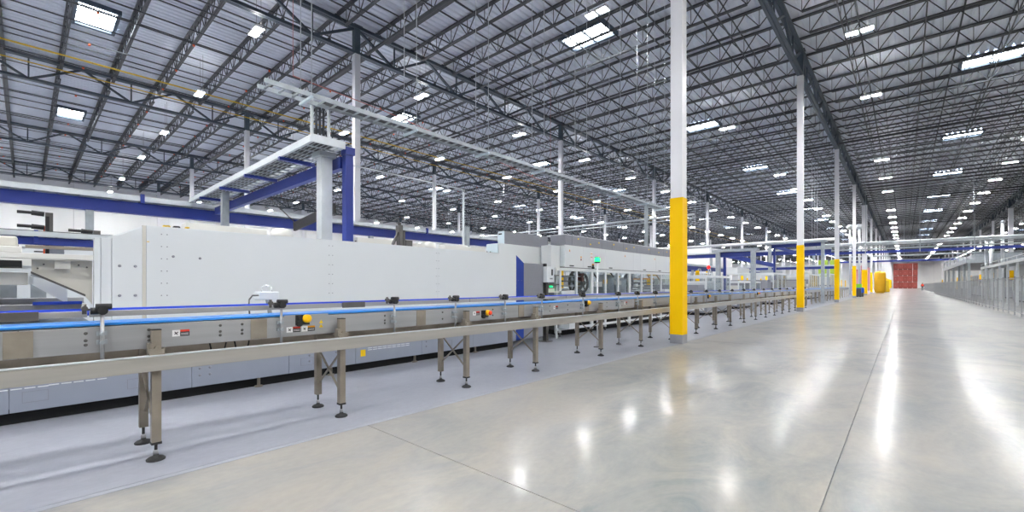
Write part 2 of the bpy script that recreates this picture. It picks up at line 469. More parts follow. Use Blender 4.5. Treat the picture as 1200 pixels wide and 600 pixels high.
# ------------------------------------------------------------------ roof services
t = thing('sprinkler_piping', (-10, 10.6, 12.1), 'dark sprinkler mains and branch pipes hung beneath the roof joists', 'pipes')
for y in (10.6, 41.2, 72.2, 103.2):
    MB().cyl((XL+.2,y,12.02),(XR-.2,y,12.02),.075,n=8).build('main_pipe', 'pipedark', t)
bxs = [-63.5]+[r+o for r in ROWS[:-1] for o in (2.4, 5.5, 8.9, 12.0)]
for x in bxs:
    MB().cyl((x,Y0+.3,12.0),(x,170,12.0),.03,n=6).build('branch_pipe', 'pipedark', t)
hd = MB().cyl((0,0,11.97),(0,0,11.90),.045,n=6).mesh('head', 'orange')
hn = 0
for x in bxs:
    for k in range(30):
        y = -4.3+3.1*k
        if seen(x, y, 11.9) and y < 60 and hn < 220: link(hd, 'sprinkler_head', t, (x+10, y-10.6, -12.1)); hn += 1
tag(MB().cyl((-28.75,Y0+.2,11.86),(-28.75,120,11.86),.038,n=8).build('gas_pipe', 'gas'), 'upper yellow gas pipe running beneath the roof on the left', 'pipe')
tag(MB().cyl((-30.84,Y0+.2,11.86),(-30.84,120,11.86),.028,n=8).build('gas_pipe', 'gas'), 'thinner lower yellow gas pipe running beneath the roof on the left', 'pipe')
tag(MB().tube([(-15,5.9,8.2),(-15,9.3,8.05),(-15,12.5,7.75),(-15,20,7.0)],.014).cyl((-15,5.9,8.2),(-15,5.9,12.998),.008,n=5).cyl((-15,20,7.0),(-15,20,12.998),.008,n=5).build('safety_line', 'redwire'), 'thin pale red line strung beneath the roof above the ladder tray', 'line')

# ------------------------------------------------------------------ conveyor beside the aisle
CY0, CY1 = -1.6, 31.0
cv = thing('conveyor', (-4.4, 0, 0), 'long stainless steel conveyor with blue belt running along the painted floor', 'conveyor')
NX, FX = -4.215, -4.585
secs = [CY0, -.03, 1.37, 3.1, 4.9, 6.7, 8.6, 10.6, 12.8, 15.2, 17.8, 20.6, 23.8, 27.2, CY1]
for a, b in zip(secs[:-1], secs[1:]):
    B('side_plate', 'steel', cv, (NX-.006, NX, a+.003, b-.003, .825, 1.005), (NX-.03, NX-.006, a+.003, b-.003, .999, 1.005), (NX-.03, NX-.006, a+.003, b-.003, .825, .831), bevel=.002)
    B('far_side_plate', 'steel', cv, (FX, FX+.006, a+.003, b-.003, .79, 1.005))
spl = MB().box(NX, NX+.005, -.065, .065, .83, 1.0)
bolt = MB().lathe((NX+.004,0,0), [(.011,0),(.011,.004),(.008,.007)], 8, 'x').mesh('bolt', 'steeldark')
# splice plates with bolts
for y in secs[1:-1]:
    sp = MB().box(NX, NX+.005, y-.065, y+.065, .828, 1.002).build('splice_plate', 'steelwarm', cv, bevel=.0015)
    if y < 12:
        for dy in (-.04, .04):
            for z in (.865, .965): link(bolt, 'bolt', sp, (-NX-4.4+NX+4.4, y+dy, z))
for q in (.28, .62, 1.08, 1.24, 2.62, 3.42, 4.3, 5.6, 6.1, 7.4, 8.0):
    for z in (.885, .915, .965): link(bolt, 'bolt', cv, (4.4-.005, q, z)) if z != .915 or q < 3 else None
B('belt', 'belt', cv, (-4.565, -4.235, CY0, CY1, 1.012, 1.030), bevel=.004)
B('slider_bed', 'steeldark', cv, (-4.56, -4.24, CY0, CY1, .93, 1.008))
B('belt_return', 'cable', cv, (-4.55, -4.25, CY0, CY1, .835, .85))
# lower spill rail
B('lower_rail', 'steelrail', cv, (-4.085, -4.055, CY0, CY1, .672, .778), (-4.11, -4.085, CY0, CY1, .770, .778), (-4.11,-4.085,CY0,CY1,.672,.68), bevel=.003)
B('rail_strip', 'galvlight', cv, (-4.115, -4.05, CY0, CY1, .779, .786))
B('far_lower_rail', 'steelwarm', cv, (-4.72, -4.69, CY0, CY1, .70, .79))
# guide rails
grs = [CY0, .30, 2.15, 3.9, 6.1, 9.2, 12.5, 17, 23, CY1]
for a, b in zip(grs[:-1], grs[1:]):
    B('guide_rail', 'steel', cv, (-4.265, -4.243, a, b-.01, 1.075, 1.118), bevel=.003)
B('wear_strip', 'beltblue', cv, (-4.275, -4.265, CY0, CY1, 1.085, 1.108))
B('far_guide_rail', 'steel', cv, (-4.555, -4.535, CY0, CY1, 1.085, 1.122))
B('far_wear_strip', 'beltblue', cv, (-4.535, -4.525, CY0, CY1, 1.10, 1.124))
B('rail_joint', 'steeldark', cv, (-4.247, -4.238, -.14, .06, 1.062, 1.124), bevel=.003)
B('rail_joint', 'steeldark', cv, (-4.247, -4.238, 2.15, 2.40, 1.068, 1.124), bevel=.003)
# guide posts with clamps
gp = MB().cyl((-4.17,0,.70),(-4.17,0,1.135),.011,n=10)
gpm = gp.mesh('post', 'steel')
cl = MB(); cl.cyl((-4.20,0,1.12),(-4.13,0,1.12),.028,n=10).cyl((-4.17,-.035,1.15),(-4.17,.05,1.15),.02,n=8)
cl.cyl((-4.25,.02,1.125),(-4.17,.02,1.125),.012,n=8).cyl((-4.17,-.06,1.12),(-4.17,-.02,1.12),.024,n=8)
clm = cl.mesh('clamp', 'black')
cb = MB(); cb.cyl((-4.19,-.09,1.14),(-4.15,-.09,1.14),.018,n=8).cyl((-4.17,-.09,1.10),(-4.17,-.09,1.17),.012,n=8).bar((-4.17,-.1,1.13),(-4.17,0,1.13),.014)
cbm = cb.mesh('clamp', 'steeldark')
br = MB(); br.box(-4.212,-4.185,-.028,.028,.885,.915).box(-4.212,-4.185,-.028,.028,.945,.975).cyl((-4.19,.0,.90),(-4.14,.0,.90),.014,n=8).cyl((-4.19,0,.96),(-4.14,0,.96),.014,n=8)
brm = br.mesh('bracket', 'galv')
gy = [-.72, .36, 1.54, 2.71, 3.59, 4.5, 5.34, 6.5, 7.78, 8.6, 9.5, 10.6, 11.7, 12.9, 14.1, 15.4, 16.8, 18.2, 19.7, 21.2, 22.8, 24.4, 26, 27.7, 29.4]
for i, y in enumerate(gy):
    a = link(gpm, 'guide_post', cv, (4.4, y, 0)); link(clm, 'clamp', a); 
    if i < 12: link(cbm, 'clamp', a); link(brm, 'bracket', a)
# supports: two legs, feet, crossed braces
lg = MB().box(-.03,.03,-.028,.028,.135,.965); lgn = lg.mesh('leg', 'steelwarm')
cap = MB().box(-.031,.031,-.029,.029,.965,.972).box(-.033,.033,-.031,.031,.12,.137).mesh('cap', 'rubber')
lgf = MB().box(-.028,.028,-.028,.028,.135,.90).mesh('leg', 'steelwarm')
ft = MB().cyl((0,0,.015),(0,0,.13),.010,n=8).lathe((0,0,0),[(.058,0),(.060,.010),(.046,.022),(.018,.032),(.016,.045)],16).mesh('foot', 'rubber')
ftm = MB().lathe((0,0,.045),[(.018,0),(.018,.02),(.012,.03)],8).mesh('nut', 'steel')
lb = MB().box(-.05,.05,-.045,.045,.782,.83).cyl((-.06,.0,.835),(.055,0,.835),.016,n=8).box(-.034,.034,-.05,-.03,.80,.87).mesh('bracket', 'steelwarm')
LY = [-.85, .65, 2.09, 3.75, 5.15, 7.06, 8.7, 10.3, 12.0, 13.65, 15.1, 16.7, 18.3, 19.9, 21.5, 23.1, 24.7, 26.3, 27.9, 29.5]
for i, y in enumerate(LY):
    a = link(lgn, 'leg', cv, (4.4-4.145, y, 0)); link(cap, 'end_cap', a); link(ft, 'foot', a)
    b = link(lgf, 'leg', cv, (4.4-4.66, y, 0)); link(ft, 'foot', b)
    if i < 9: link(ftm, 'nut', a); link(ftm, 'nut', b); link(lb, 'bracket', a)
    MB().bar((-4.64,y+.008,.27),(-4.165,y+.008,.64),.016,.016).build('brace', 'steelwarm', cv)
    MB().bar((-4.64,y-.012,.64),(-4.165,y-.012,.27),.016,.016).build('brace', 'steelwarm', cv)
    B('cross_beam', 'steelwarm', cv, (-4.63, -4.176, y-.02, y+.02, .79, .825))
# stickers, warning triangles, stop buttons
def sticker(y0, y1, z0, z1, band):
    sx = NX+.0006
    p = B('safety_sticker', 'stickerwhite', cv, (NX-.001, sx, y0, y1, z0, z1))
    ym = y0+(y1-y0)*.45
    B('printed_block', 'stickerdark', p, (sx-.0003, sx+.0006, ym, y1, z0, z1-.3*(z1-z0)))
    B('colour_band', band, p, (sx-.0003, sx+.0006, ym, y1, z1-.3*(z1-z0), z1))
    c = (y0+ym)/2; h = z1-z0; zc = (z0+z1)/2
    q = MB(); q.bar((sx+.0003,c-.011,zc-.008),(sx+.0003,c+.012,zc+.008),.0012,.006,(0,0,1)); q.bar((sx+.0003,c-.010,zc+.012),(sx+.0003,c+.008,zc-.012),.0012,.006,(0,0,1))
    q.build('pictogram', 'stickerdark', p)
    for z in (.25, .45): B('text_line', 'stickerwhite', p, (sx+.0005, sx+.001, ym+.006, y1-.006, z0+h*z-.002, z0+h*z+.001))
sticker(.76, .87, .90, .95, 'stickerred')
sticker(1.60, 1.725, .862, .912, 'stickerred'); sticker(1.735, 1.86, .862, .912, 'stickerorange')
sticker(3.93, 4.05, .90, .95, 'stickerred'); sticker(5.70, 5.82, .91, .96, 'stickerred'); sticker(8.1, 8.22, .91, .96, 'stickerred')
for y, z in ((1.92, .945), (1.92, .905)):
    MB().prism_yz([(y-.02,z-.016),(y+.02,z-.016),(y,z+.018)], NX, NX+.001).build('warning_triangle', 'warn', cv)
def estop(y, z, red):
    x = NX
    b = MB(); b.cyl((x,y-.06,z-.045),(x+.03,y-.06,z-.045),.028,n=14).cyl((x,y-.05,z+.005),(x+.03,y-.05,z+.005),.024,n=14); b.box(x,x+.012,y-.09,y+.035,z-.06,z+.035)
    e = b.build('stop_station', 'black', cv)
    MB().lathe((x+.012,y,z),[(.030,0),(.039,.010),(.039,.040),(.033,.050),(.012,.054)],20,'x').build('stop_button', 'estop', e)
    if red: MB().lathe((x+.072,y,z),[(.02,0),(.03,.006),(.028,.02),(.01,.024)],16,'x').build('mushroom_head', 'estopred', e)
estop(1.77, .985, False); estop(4.17, .925, True); estop(6.71, .985, False); estop(13.2, .985, False); estop(18.9, .985, True)
B('cover_plate', 'steel', cv, (NX-.001, NX+.0003, 1.58, 1.99, .835, 1.022))
for a, b in ((1.02, 1.12), (1.2, 1.3)):
    MB().tube([(-4.3,a,.85),(-4.28,a+.02,.72),(-4.3,a+.06,.66),(-4.34,a+.11,.69),(-4.4,b+.05,.80)],.006).build('cable', 'black', cv)
# photo-eye bracket arm on near rail
f = MB(); f.box(-4.75,-4.60,1.50,1.68,1.155,1.235); f.build('sensor_box', 'machine', cv, bevel=.01)
f = MB(); f.tube([(-4.68,1.55,1.235),(-4.68,1.54,1.27),(-4.68,1.58,1.295),(-4.68,1.63,1.28),(-4.68,1.645,1.235)],.008,8); f.build('handle', 'machine', cv)
f = MB(); f.tube([(-4.62,1.50,1.20),(-4.60,1.44,1.20),(-4.58,1.405,1.16),(-4.57,1.40,1.10),(-4.6,1.42,.98)],.007,8); f.build('cable', 'steeldark', cv)
f = MB(); f.bar((-4.68,1.6,1.16),(-4.60,1.6,.98),.03); f.build('sensor_arm', 'steel', cv)

# second conveyor further down
c2 = thing('conveyor', (-4.9, 34, 0), 'further stainless conveyor with blue belt standing beyond the second yellow column', 'conveyor')
B('side_plate', 'steel', c2, (-4.62,-4.6,33,62,.8,1.0)); B('far_side_plate', 'steel', c2, (-5.3,-5.28,33,62,.8,1.0)); B('belt', 'belt', c2, (-5.25,-4.65,33,62,1.0,1.03))
B('guide_rail', 'steel', c2, (-4.66,-4.63,33,62,1.1,1.16))
for i in range(15):
    y = 33.6+2*i; B('leg', 'steelwarm', c2, (-4.70,-4.64,y-.03,y+.03,0,.8)); B('leg', 'steelwarm', c2, (-5.26,-5.2,y-.03,y+.03,0,.8))

# ------------------------------------------------------------------ big white machine
FXM = -6.1
wm = thing('packing_machine', (-7.4, 3.8, 0), 'long white panelled packing machine with grey skirt behind the conveyor', 'machine')
B('body', 'machine', wm, (-8.7,FXM-.05,.86,6.92,.14,1.905)); B('end_body', 'machine', wm, (-6.6,FXM-.05,.52,.859,.14,1.74))
ys = [.875, 2.92, 4.84, 6.93]
for a, b in zip(ys[:-1], ys[1:]):
    B('front_panel', 'machine', wm, (FXM-.045, FXM, a+.0005, b-.0005, .93, 1.945), bevel=.001)
B('roof_panel', 'machine', wm, (-8.72, FXM-.047, .856, 6.93, 1.91, 1.945))
MB().prism_yz([(.60,.93),(.848,.93),(.848,1.935),(.60,1.79)], FXM-.045, FXM-.004).build('front_panel', 'machine', wm, bevel=.003)
B('corner_trim', 'machine_edge', wm, (FXM-.03, FXM+.004, .842, .872, .93, 1.942), bevel=.002)
MB().prism_yz([(.515,.93),(.596,.93),(.596,1.785),(.515,1.785)], FXM-.045, FXM-.004).build('front_panel', 'machine', wm, bevel=.003)
B('corner_post', 'machine', wm, (FXM-.05, FXM+.01, .465, .512, .80, 1.78), bevel=.003)
MB().prism_yz([(.56,1.79),(.86,1.945),(.86,1.90),(.56,1.75)], -6.6, FXM-.046).build('sloped_roof_panel', 'machine', wm)
scr = MB().lathe((FXM-.001,0,0),[(.006,0),(.006,.003),(.003,.004)],8,'x').mesh('screw', 'greypanel')
for y in (1.005, 2.895, 4.815):
    for k in range(7): link(scr, 'screw', wm, (7.4, y-3.8, 1.05+.135*k)); link(scr, 'screw', wm, (7.4, y+.05-3.8, 1.05+.135*k))
plug = MB().lathe((FXM-.006,0,0),[(.014,0),(.014,.008),(.009,.011)],12,'x').mesh('plug', 'greypanel')
for y, z in ((1.11,1.62),(1.36,1.61),(.66,1.5),(.785,1.5),(.66,1.19),(.785,1.19)): link(plug, 'plug', wm, (7.4, y-3.8, z))
B('yellow_tag', 'warn', wm, (FXM, FXM+.001, .88, .90, 1.765, 1.775))
# skirt: grey panels with vents and hatches
sk = [-1.6, -.1, 1.28, 2.35, 3.3, 4.5, 5.7, 6.93]
for a, b in zip(sk[:-1], sk[1:]): B('skirt_panel', 'skirt', wm, (FXM-.03, FXM-.002, a+.002, b-.002, .12, .925), bevel=.003)
B('skirt_flange', 'skirt', wm, (FXM-.02, FXM+.015, -1.6, 6.93, .905, .93))
sl = MB().box(FXM-.004,FXM+.001,0,.07,0,.009).mesh('vent_slot', 'machine')
sld = MB().box(FXM-.004,FXM+.001,0,.05,0,.012).mesh('vent_slot', 'stickerdark')
for y0, n, z in ((-.6,9,.36),(.15,5,.365),(1.72,8,.41),(3.5,9,.33)):
    for i in range(n):
        for r in range(2): link(sl, 'vent_slot', wm, (7.4, y0+i*.085-3.8, z-.028*r))
for y0 in (.34, 2.2, 4.1):
    for i in range(3):
        for r in range(2): link(sld, 'vent_slot', wm, (7.4, y0+i*.06-3.8, .46-.028*r+(.0 if y0 < 1 else -.03)))
for y0 in (-.02, .72, 2.5, 5.0):
    m = MB()
    for bb in ((y0,y0+.17,.30,.304),(y0,y0+.17,.20,.204),(y0,y0+.004,.20,.304),(y0+.166,y0+.17,.20,.304)): m.box(FXM-.004,FXM+.001,*bb)
    m.build('hatch_outline', 'greypanel', wm)
for y0 in (1.36, 1.46, 2.62, 2.75, 3.0, 4.6):
    for z in (.25, .33, .41): link(plug, 'plug', wm, (7.4, y0-3.8, z))
B('yellow_label', 'warn', wm, (FXM-.002, FXM+.0015, 3.38, 3.46, .22, .32))
B('plinth', 'darkgap', wm, (-8.6, FXM-.10, -1.6, 6.9, .0, .12))
for y in (-1.2, .9, 2.0, 2.95, 4.4, 5.8): MB().cyl((FXM-.06,y,0),(FXM-.06,y,.13),.02,n=8).lathe((FXM-.06,y,0),[(.05,0),(.05,.012),(.02,.02)],12).build('levelling_foot', 'steelwarm', wm)
# blue and grey end panels
MB().prism_yz([(6.935,.13),(7.18,.13),(7.18,1.775),(6.935,1.93)], FXM-.3, FXM).build('blue_panel', 'blue', wm, bevel=.004)
for y in (7.0, 7.1): link(scr, 'screw', wm, (7.4, y-3.8, 1.40))
B('grey_panel', 'greypanel', wm, (FXM-.35, FXM-.004, 7.185, 7.86, .13, 1.775), bevel=.004)
# things mounted on the roof of the machine
for y in (2.59, 4.55, 5.32, 6.2):
    MB().lathe((-7.0,y,1.945),[(.10,0),(.10,.07),(.155,.075),(.155,.11),(.15,.15),(.12,.19),(.05,.21)],20).build('roof_vent', 'cream', wm)
for a, b, x in ((1.35,2.3,-6.85),(3.65,4.3,-6.8),(4.9,5.1,-6.9),(5.5,6.6,-6.8)):
    B('cable_duct', 'cream', wm, (x-.1, x+.1, a, b, 2.0, 2.09), bevel=.006)
    B('duct_leg', 'steeldark', wm, (x-.06, x+.09, a+.05, b-.05, 1.945, 2.0))
m = MB(); m.box(-6.88,-6.74,4.50,4.56,1.945,2.38).box(-6.86,-6.78,4.60,4.64,1.945,2.30).cyl((-6.8,4.53,2.38),(-6.8,4.53,2.43),.03,n=8).bar((-6.8,4.36,1.97),(-6.8,4.5,2.25),.04).box(-6.85,-6.76,4.64,4.78,2.0,2.12); m.build('valve_block', 'steeldark', wm)
for y in (1.1, 1.2, 1.32, 3.60, 3.66, 6.55, 6.65, 6.75):
    MB().tube([(-6.7,y,1.95),(-6.72,y+.03,2.02),(-6.78,y+.09,2.03),(-6.8,y+.12,1.96)],.012).build('hose', R.choice(['black','gas','steeldark']), wm)

# tower behind the blue panel
tw = thing('control_tower', (-7.1, 8.2, 0), 'tall white cabinet with grey top housing rising beyond the blue panel', 'machine')
B('cabinet', 'machine', tw, (-7.3, -6.9, 7.25, 9.08, .1, 2.26), bevel=.006)
B('side_panel', 'teal', tw, (-7.3, -6.93, 7.235, 7.249, 1.95, 2.25))
B('top_housing', 'greypanel', tw, (-7.14, -6.92, 7.46, 9.12, 2.262, 2.56), bevel=.006)
B('housing_end', 'teal', tw, (-7.13, -6.93, 7.445, 7.459, 2.265, 2.555))
B('slot_handle', 'black', tw, (-7.1, -7.0, 7.435, 7.446, 2.48, 2.51))
B('base', 'darkgap', tw, (-7.28, -7.0, 7.3, 9.0, 0, .1))
B('post', 'colbase', tw, (-6.98, -6.92, 9.11, 9.14, .1, 2.2))
# control box on grey stand
cbx = thing('control_box', (-6.2, 8.05, 0), 'pale wall-mounted control box with dark screen beside the grey panel', 'control box')
B('box', 'machine', cbx, (-6.25, -6.0, 7.88, 8.14, 1.36, 1.72), bevel=.01)
B('screen', 'stickerdark', cbx, (-6.001, -5.997, 8.03, 8.09, 1.52, 1.66)); B('name_plate', 'greypanel', cbx, (-6.001, -5.997, 7.98, 8.08, 1.43, 1.46))
B('stand', 'steeldark', cbx, (-6.2, -6.1, 7.97, 8.05, 0, 1.36)); B('antenna_lamp', 'black', cbx, (-6.17, -6.1, 7.93, 7.99, 1.72, 1.79))
B('foot_plate', 'steeldark', cbx, (-6.27, -6.03, 7.9, 8.12, 0, .015))
# gadget rack between the machines
gr = thing('reject_station', (-6.6, 8.55, 0), 'small open equipment rack with shelves and green indicator between the machines', 'equipment')
for z in (.5, 1.12, 1.30, 1.52): B('shelf', 'cream' if z < 1.2 else 'steeldark', gr, (-6.9, -6.25, 8.2, 8.68, z, z+.025))
for x in (-6.88, -6.3):
    for y in (8.22, 8.64): B('post', 'machine', gr, (x-.02, x+.02, y-.02, y+.02, 0, 1.7))
B('module', 'cream', gr, (-6.7,-6.32,8.28,8.6,1.145,1.22)); B('module', 'stickerwhite', gr, (-6.5,-6.35,8.3,8.55,1.545,1.60)); B('module', 'wood', gr, (-6.6,-6.4,8.35,8.6,1.62,1.70))
B('module', 'steel', gr, (-6.6,-6.35,8.25,8.4,1.325,1.42)); B('indicator', 'greenlamp', gr, (-6.33,-6.28,8.40,8.46,1.245,1.28))
m = MB(); m.cyl((-6.4,8.3,1.145),(-6.4,8.3,1.29),.03,n=8); m.build('hose_reel', 'black', gr)

# ------------------------------------------------------------------ second machine with glazed guard
gm = thing('labelling_machine', (-7.4, 12.5, 0), 'glazed guarded labelling machine under long white and grey overhead cabinet', 'machine')
XF = -6.4; A0, A1 = 8.75, 17.0
cs = [9.14, 10.0, 11.15, 12.9, 13.4, 14.6, 15.85, A1]
B('end_cabinet', 'machine', gm, (-6.86, XF-.15, A0, 9.13, 1.74, 2.30), bevel=.006)
B('overhead_body', 'machine', gm, (-6.95, XF-.03, 9.14, A1, 1.78, 2.31))
for a, b in zip(cs[:-1], cs[1:]):
    dr = B('cabinet_door', 'machine', gm, (XF-.028, XF, a+.003, b-.003, 1.755, 2.325), bevel=.004)
    if b-a > .8: yc = a+.3; B('door_pull', 'black', dr, (XF,XF+.012,yc-.09,yc+.09,1.785,1.81))
us = [9.2, 9.5, 10.2, 11.0, 11.6, 12.3, 13.2, 14.2, 15.3, A1]
for a, b in zip(us[:-1], us[1:]): B('upper_panel', 'greypanel', gm, (-6.9, XF-.03, a+.003, b-.003, 2.33, 2.59), bevel=.004)
B('top_cover', 'machine', gm, (-7.1, -6.5, 9.3, A1, 2.592, 2.615))
for y in (9.3, 13.0, 16.9):
    B('rear_post', 'machine', gm, (-8.3,-8.22,y-.04,y+.04,0,2.2)); B('rear_tie', 'machine', gm, (-8.22,-6.95,y-.04,y+.04,2.1,2.2))
for y, z in ((9.35,2.19),(12.35,2.2),(14.5,2.2)): MB().prism_yz([(y-.03,z-.03),(y+.03,z-.03),(y,z+.03)], XF, XF+.002).build('warning_triangle', 'stickerorange', gm)
for y, z in ((9.8,2.52),(10.4,2.42),(10.85,2.49),(11.7,2.5),(12.5,2.43),(13.0,2.5),(14.1,2.5),(14.9,2.44),(15.6,2.5)): B('yellow_label', 'warn', gm, (XF-.03,XF-.027,y-.03,y+.03,z-.018,z+.018))
B('sticker', 'stickerorange', gm, (XF,XF+.002,9.86,9.91,2.02,2.06)); B('sticker', 'knobred', gm, (XF,XF+.002,9.86,9.91,1.95,2.0))
B('sticker', 'stickerwhite', gm, (XF,XF+.002,10.35,10.46,1.98,2.2)); B('sticker', 'stickerred', gm, (XF,XF+.003,10.36,10.45,2.06,2.075)); B('sticker', 'stickerorange', gm, (XF,XF+.003,10.36,10.45,2.15,2.165))
B('dark_gap', 'black', gm, (XF-.05, XF-.01, 9.0, A1, 1.742, 1.756))
B('guard_header', 'machine', gm, (XF-.05, XF+.01, A0, A1, 1.66, 1.74), bevel=.004)
B('guard_sill', 'machine', gm, (XF-.05, XF+.01, A0, A1, .92, 1.06), bevel=.004)
B('guard_foot', 'machine', gm, (XF-.05, XF+.01, A0, A1, .16, .22), bevel=.004); B('guard_rail', 'machine', gm, (XF-.05, XF+.01, A0, A1, .44, .48), bevel=.004)
gy2 = [A0+.03, 8.95, 9.68, 10.44, 11.18, 11.92, 12.66, 13.5, 14.28, 15.05, 15.9, 16.9]
for i, y in enumerate(gy2):
    wv = .06 if i in (3, 6) else .032
    B('guard_post', 'machine', gm, (XF-.045, XF+.006, y-wv, y+wv, .1, 1.66), bevel=.003)
for a, b in zip(gy2[1:-1], gy2[2:]): B('pane', 'glass', gm, (XF-.022, XF-.016, a+.03, b-.03, 1.06, 1.66))
for y in gy2: MB().cyl((XF-.02,y,0),(XF-.02,y,.11),.025,n=8).build('foot', 'steeldark', gm)
B('back_panel', 'machine', gm, (-8.3, -8.25, 9.3, A1, .2, 1.2)); B('inner_bed', 'steel', gm, (-8.2, -6.6, 9.3, A1-.2, .75, .95))
B('plinth', 'darkgap', gm, (-8.2, -6.6, 9.3, A1-.1, .0, .12))
for i, y in enumerate((9.2, 9.35)): B('inner_column', 'greypanel', gm, (-7.0,-6.75,y-.05,y+.05,.95,1.74))
for k in range(5): B('inner_tray', R.choice(['steel','cream','steeldark']), gm, (-7.3,-6.65,9.45,10.25,1.0+.13*k,1.03+.13*k))
for k in range(5): B('inner_tray', R.choice(['steel','cream','galv']), gm, (-7.3,-6.65,13.6,14.2,1.0+.13*k,1.03+.13*k))
for k in range(4): B('inner_tray', R.choice(['steel','stickerorange','steeldark']), gm, (-7.3,-6.65,14.4,15.0,1.05+.15*k,1.09+.15*k))
def wheel(y, z, r, x, mt):
    mm = MB()
    for i in range(18):
        a, b = 2*PI*i/18, 2*PI*(i+1)/18
        mm.bar((x,y+r*math.cos(a),z+r*math.sin(a)),(x,y+r*math.cos(b),z+r*math.sin(b)),.06,.05,(1,0,0))
    for i in range(6):
        a = 2*PI*i/6; mm.bar((x,y,z),(x,y+r*math.cos(a),z+r*math.sin(a)),.03,.03,(1,0,0))
    mm.cyl((x-.06,y,z),(x+.06,y,z),.07,n=12); mm.build('star_wheel', mt, gm)
wheel(10.15, 1.38, .30, -6.75, 'steeldark'); wheel(13.25, 1.38, .30, -6.75, 'greypanel'); wheel(10.9, 1.36, .26, -7.0, 'steeldark')
MB().lathe((-6.95,12.0,1.05),[(.34,0),(.34,.45),(.25,.56),(.1,.58)],20).build('inner_drum', 'galv', gm)
MB().lathe((-6.95,12.85,1.05),[(.30,0),(.30,.40),(.2,.5)],20).build('inner_drum', 'galvlight', gm)
B('inner_box', 'cream', gm, (-6.75,-6.6,12.05,12.5,1.3,1.44)); B('inner_box', 'estop', gm, (-6.68,-6.6,11.5,11.62,1.34,1.46)); B('inner_box', 'stickerwhite', gm, (-6.8,-6.62,11.0,11.35,1.25,1.4))
B('inner_box', 'knobred', gm, (-6.8,-6.65,10.3,10.4,1.4,1.62)); B('indicator', 'greenlamp', gm, (-6.62,-6.58,10.26,10.33,1.07,1.09))
for y in (9.0, 10.6, 11.6, 12.7, 15.4, 16.2):
    MB().tube([(-7.1,y,1.7),(-7.0,y+.1,1.5),(-6.9,y-.05,1.3),(-6.95,y+.05,1.0)],.025,6).build('hose', R.choice(['black','steeldark','wood']), gm)
B('sill_box', 'machine', gm, (-6.38,-6.2,8.72,9.3,1.07,1.16), bevel=.006); B('sill_box', 'machine', gm, (-6.38,-6.25,15.0,15.4,1.07,1.15), bevel=.006)
MB().lathe((XF+.03,10.44,1.74),[(.04,0),(.04,.05),(.025,.06),(.025,.11)],12).build('beacon', 'black', gm)
B('beacon_cap', 'stickerorange', gm, (XF+.01,XF+.05,10.42,10.46,1.85,1.88))
B('junction_box', 'machine', gm, (-6.38,-6.1,8.9,9.25,.22,.72), bevel=.008)
# green signal lamp on a pole
sl_ = thing('signal_lamp', (-4.78, 8.0, 0), 'round green signal lamp on thin white pole behind the conveyor', 'signal lamp')
MB().cyl((-4.78,8,0),(-4.78,8,1.76),.018,n=10).build('pole', 'machine', sl_)
MB().lathe((-4.78,8,0),[(.08,0),(.08,.012),(.03,.02)],14).build('base_plate', 'steeldark', sl_)
MB().lathe((-4.78,8,1.76),[(.03,0),(.058,.005),(.058,.03)],16).build('lamp_base', 'black', sl_)
MB().lathe((-4.78,8,1.79),[(.054,0),(.058,.03),(.054,.07),(.04,.085)],16).build('lens', 'greenlamp', sl_)
B('cap', 'black', sl_, (-4.82,-4.74,7.96,8.04,1.872,1.885))

# ------------------------------------------------------------------ open infeed frame on the left
lf = thing('infeed_frame', (-7.2, -.6, 0), 'open white infeed framework with slanted gusset plate left of the packing machine', 'machine')
B('top_beam', 'cream', lf, (-6.2, FXM, -1.6, .46, 1.55, 1.60), bevel=.004)
MB().prism_yz([(.04,1.545),(.46,1.545),(.46,1.10),(.40,1.20),(.04,1.42)], -6.22, -6.2).build('gusset_plate', 'machine_edge', lf)
MB().prism_yz([(.035,1.43),(.405,1.205),(.405,1.185),(.035,1.41)], -6.22, -6.12).build('gusset_flange', 'steeldark', lf)
B('switch_box', 'cream', lf, (-6.2,-6.15,.19,.30,1.455,1.54), bevel=.004)
for y, z in ((.08,1.46),(.12,1.5),(.36,1.5),(.42,1.48),(.22,1.5),(.27,1.48)): MB().lathe((-6.2,y,z),[(.008,0),(.008,.006)],8,'x').build('bolt', 'steeldark', lf)
B('deck_box', 'cream', lf, (-6.6,-6.12,-1.5,-.02,1.602,1.66), bevel=.006); B('deck_box', 'machine', lf, (-6.5,-6.15,-.04,.0,1.66,1.68))
B('deck_hood', 'machine_edge', lf, (-6.9,-6.5,-1.5,-.05,1.67,1.78), bevel=.02)
B('dark_slot', 'black', lf, (-6.7,-6.16,-1.6,-.02,1.47,1.53))
B('lower_beam', 'cream', lf, (-6.6,-6.3,-1.6,.02,1.30,1.42), bevel=.006)
B('rear_beam', 'cream', lf, (-8.5,-8.4,-1.6,.5,1.55,1.64)); B('rear_plate', 'machine', lf, (-8.5,-8.45,-.2,.5,.9,1.55))
MB().prism_yz([(.0,1.34),(.3,1.10),(.3,1.3),(.02,1.4)], -6.62, -6.6).build('rear_gusset', 'machine', lf)
for y in (-1.5, -.75): B('post', 'cream', lf, (-6.3,-6.2,y-.05,y+.05,.93,1.55))
for y in (-1.2, -.4, -.12, .1): B('slide_unit', R.choice(['grey','steel','galv']), lf, (-7.4,-7.2,y-.06,y+.06,.95,1.42))
B('slide_rail', 'steel', lf, (-6.75,-6.5,-1.6,.44,.98,1.10), bevel=.004); B('slide_rail', 'steel', lf, (-7.1,-6.85,-1.6,.44,1.02,1.16), bevel=.004)
B('product_guide', 'beltblue', lf, (-6.5,-6.44,.05,.40,1.10,1.13))
B('rear_body', 'skirt', lf, (-8.5,-6.2,-1.6,.45,.14,.92))
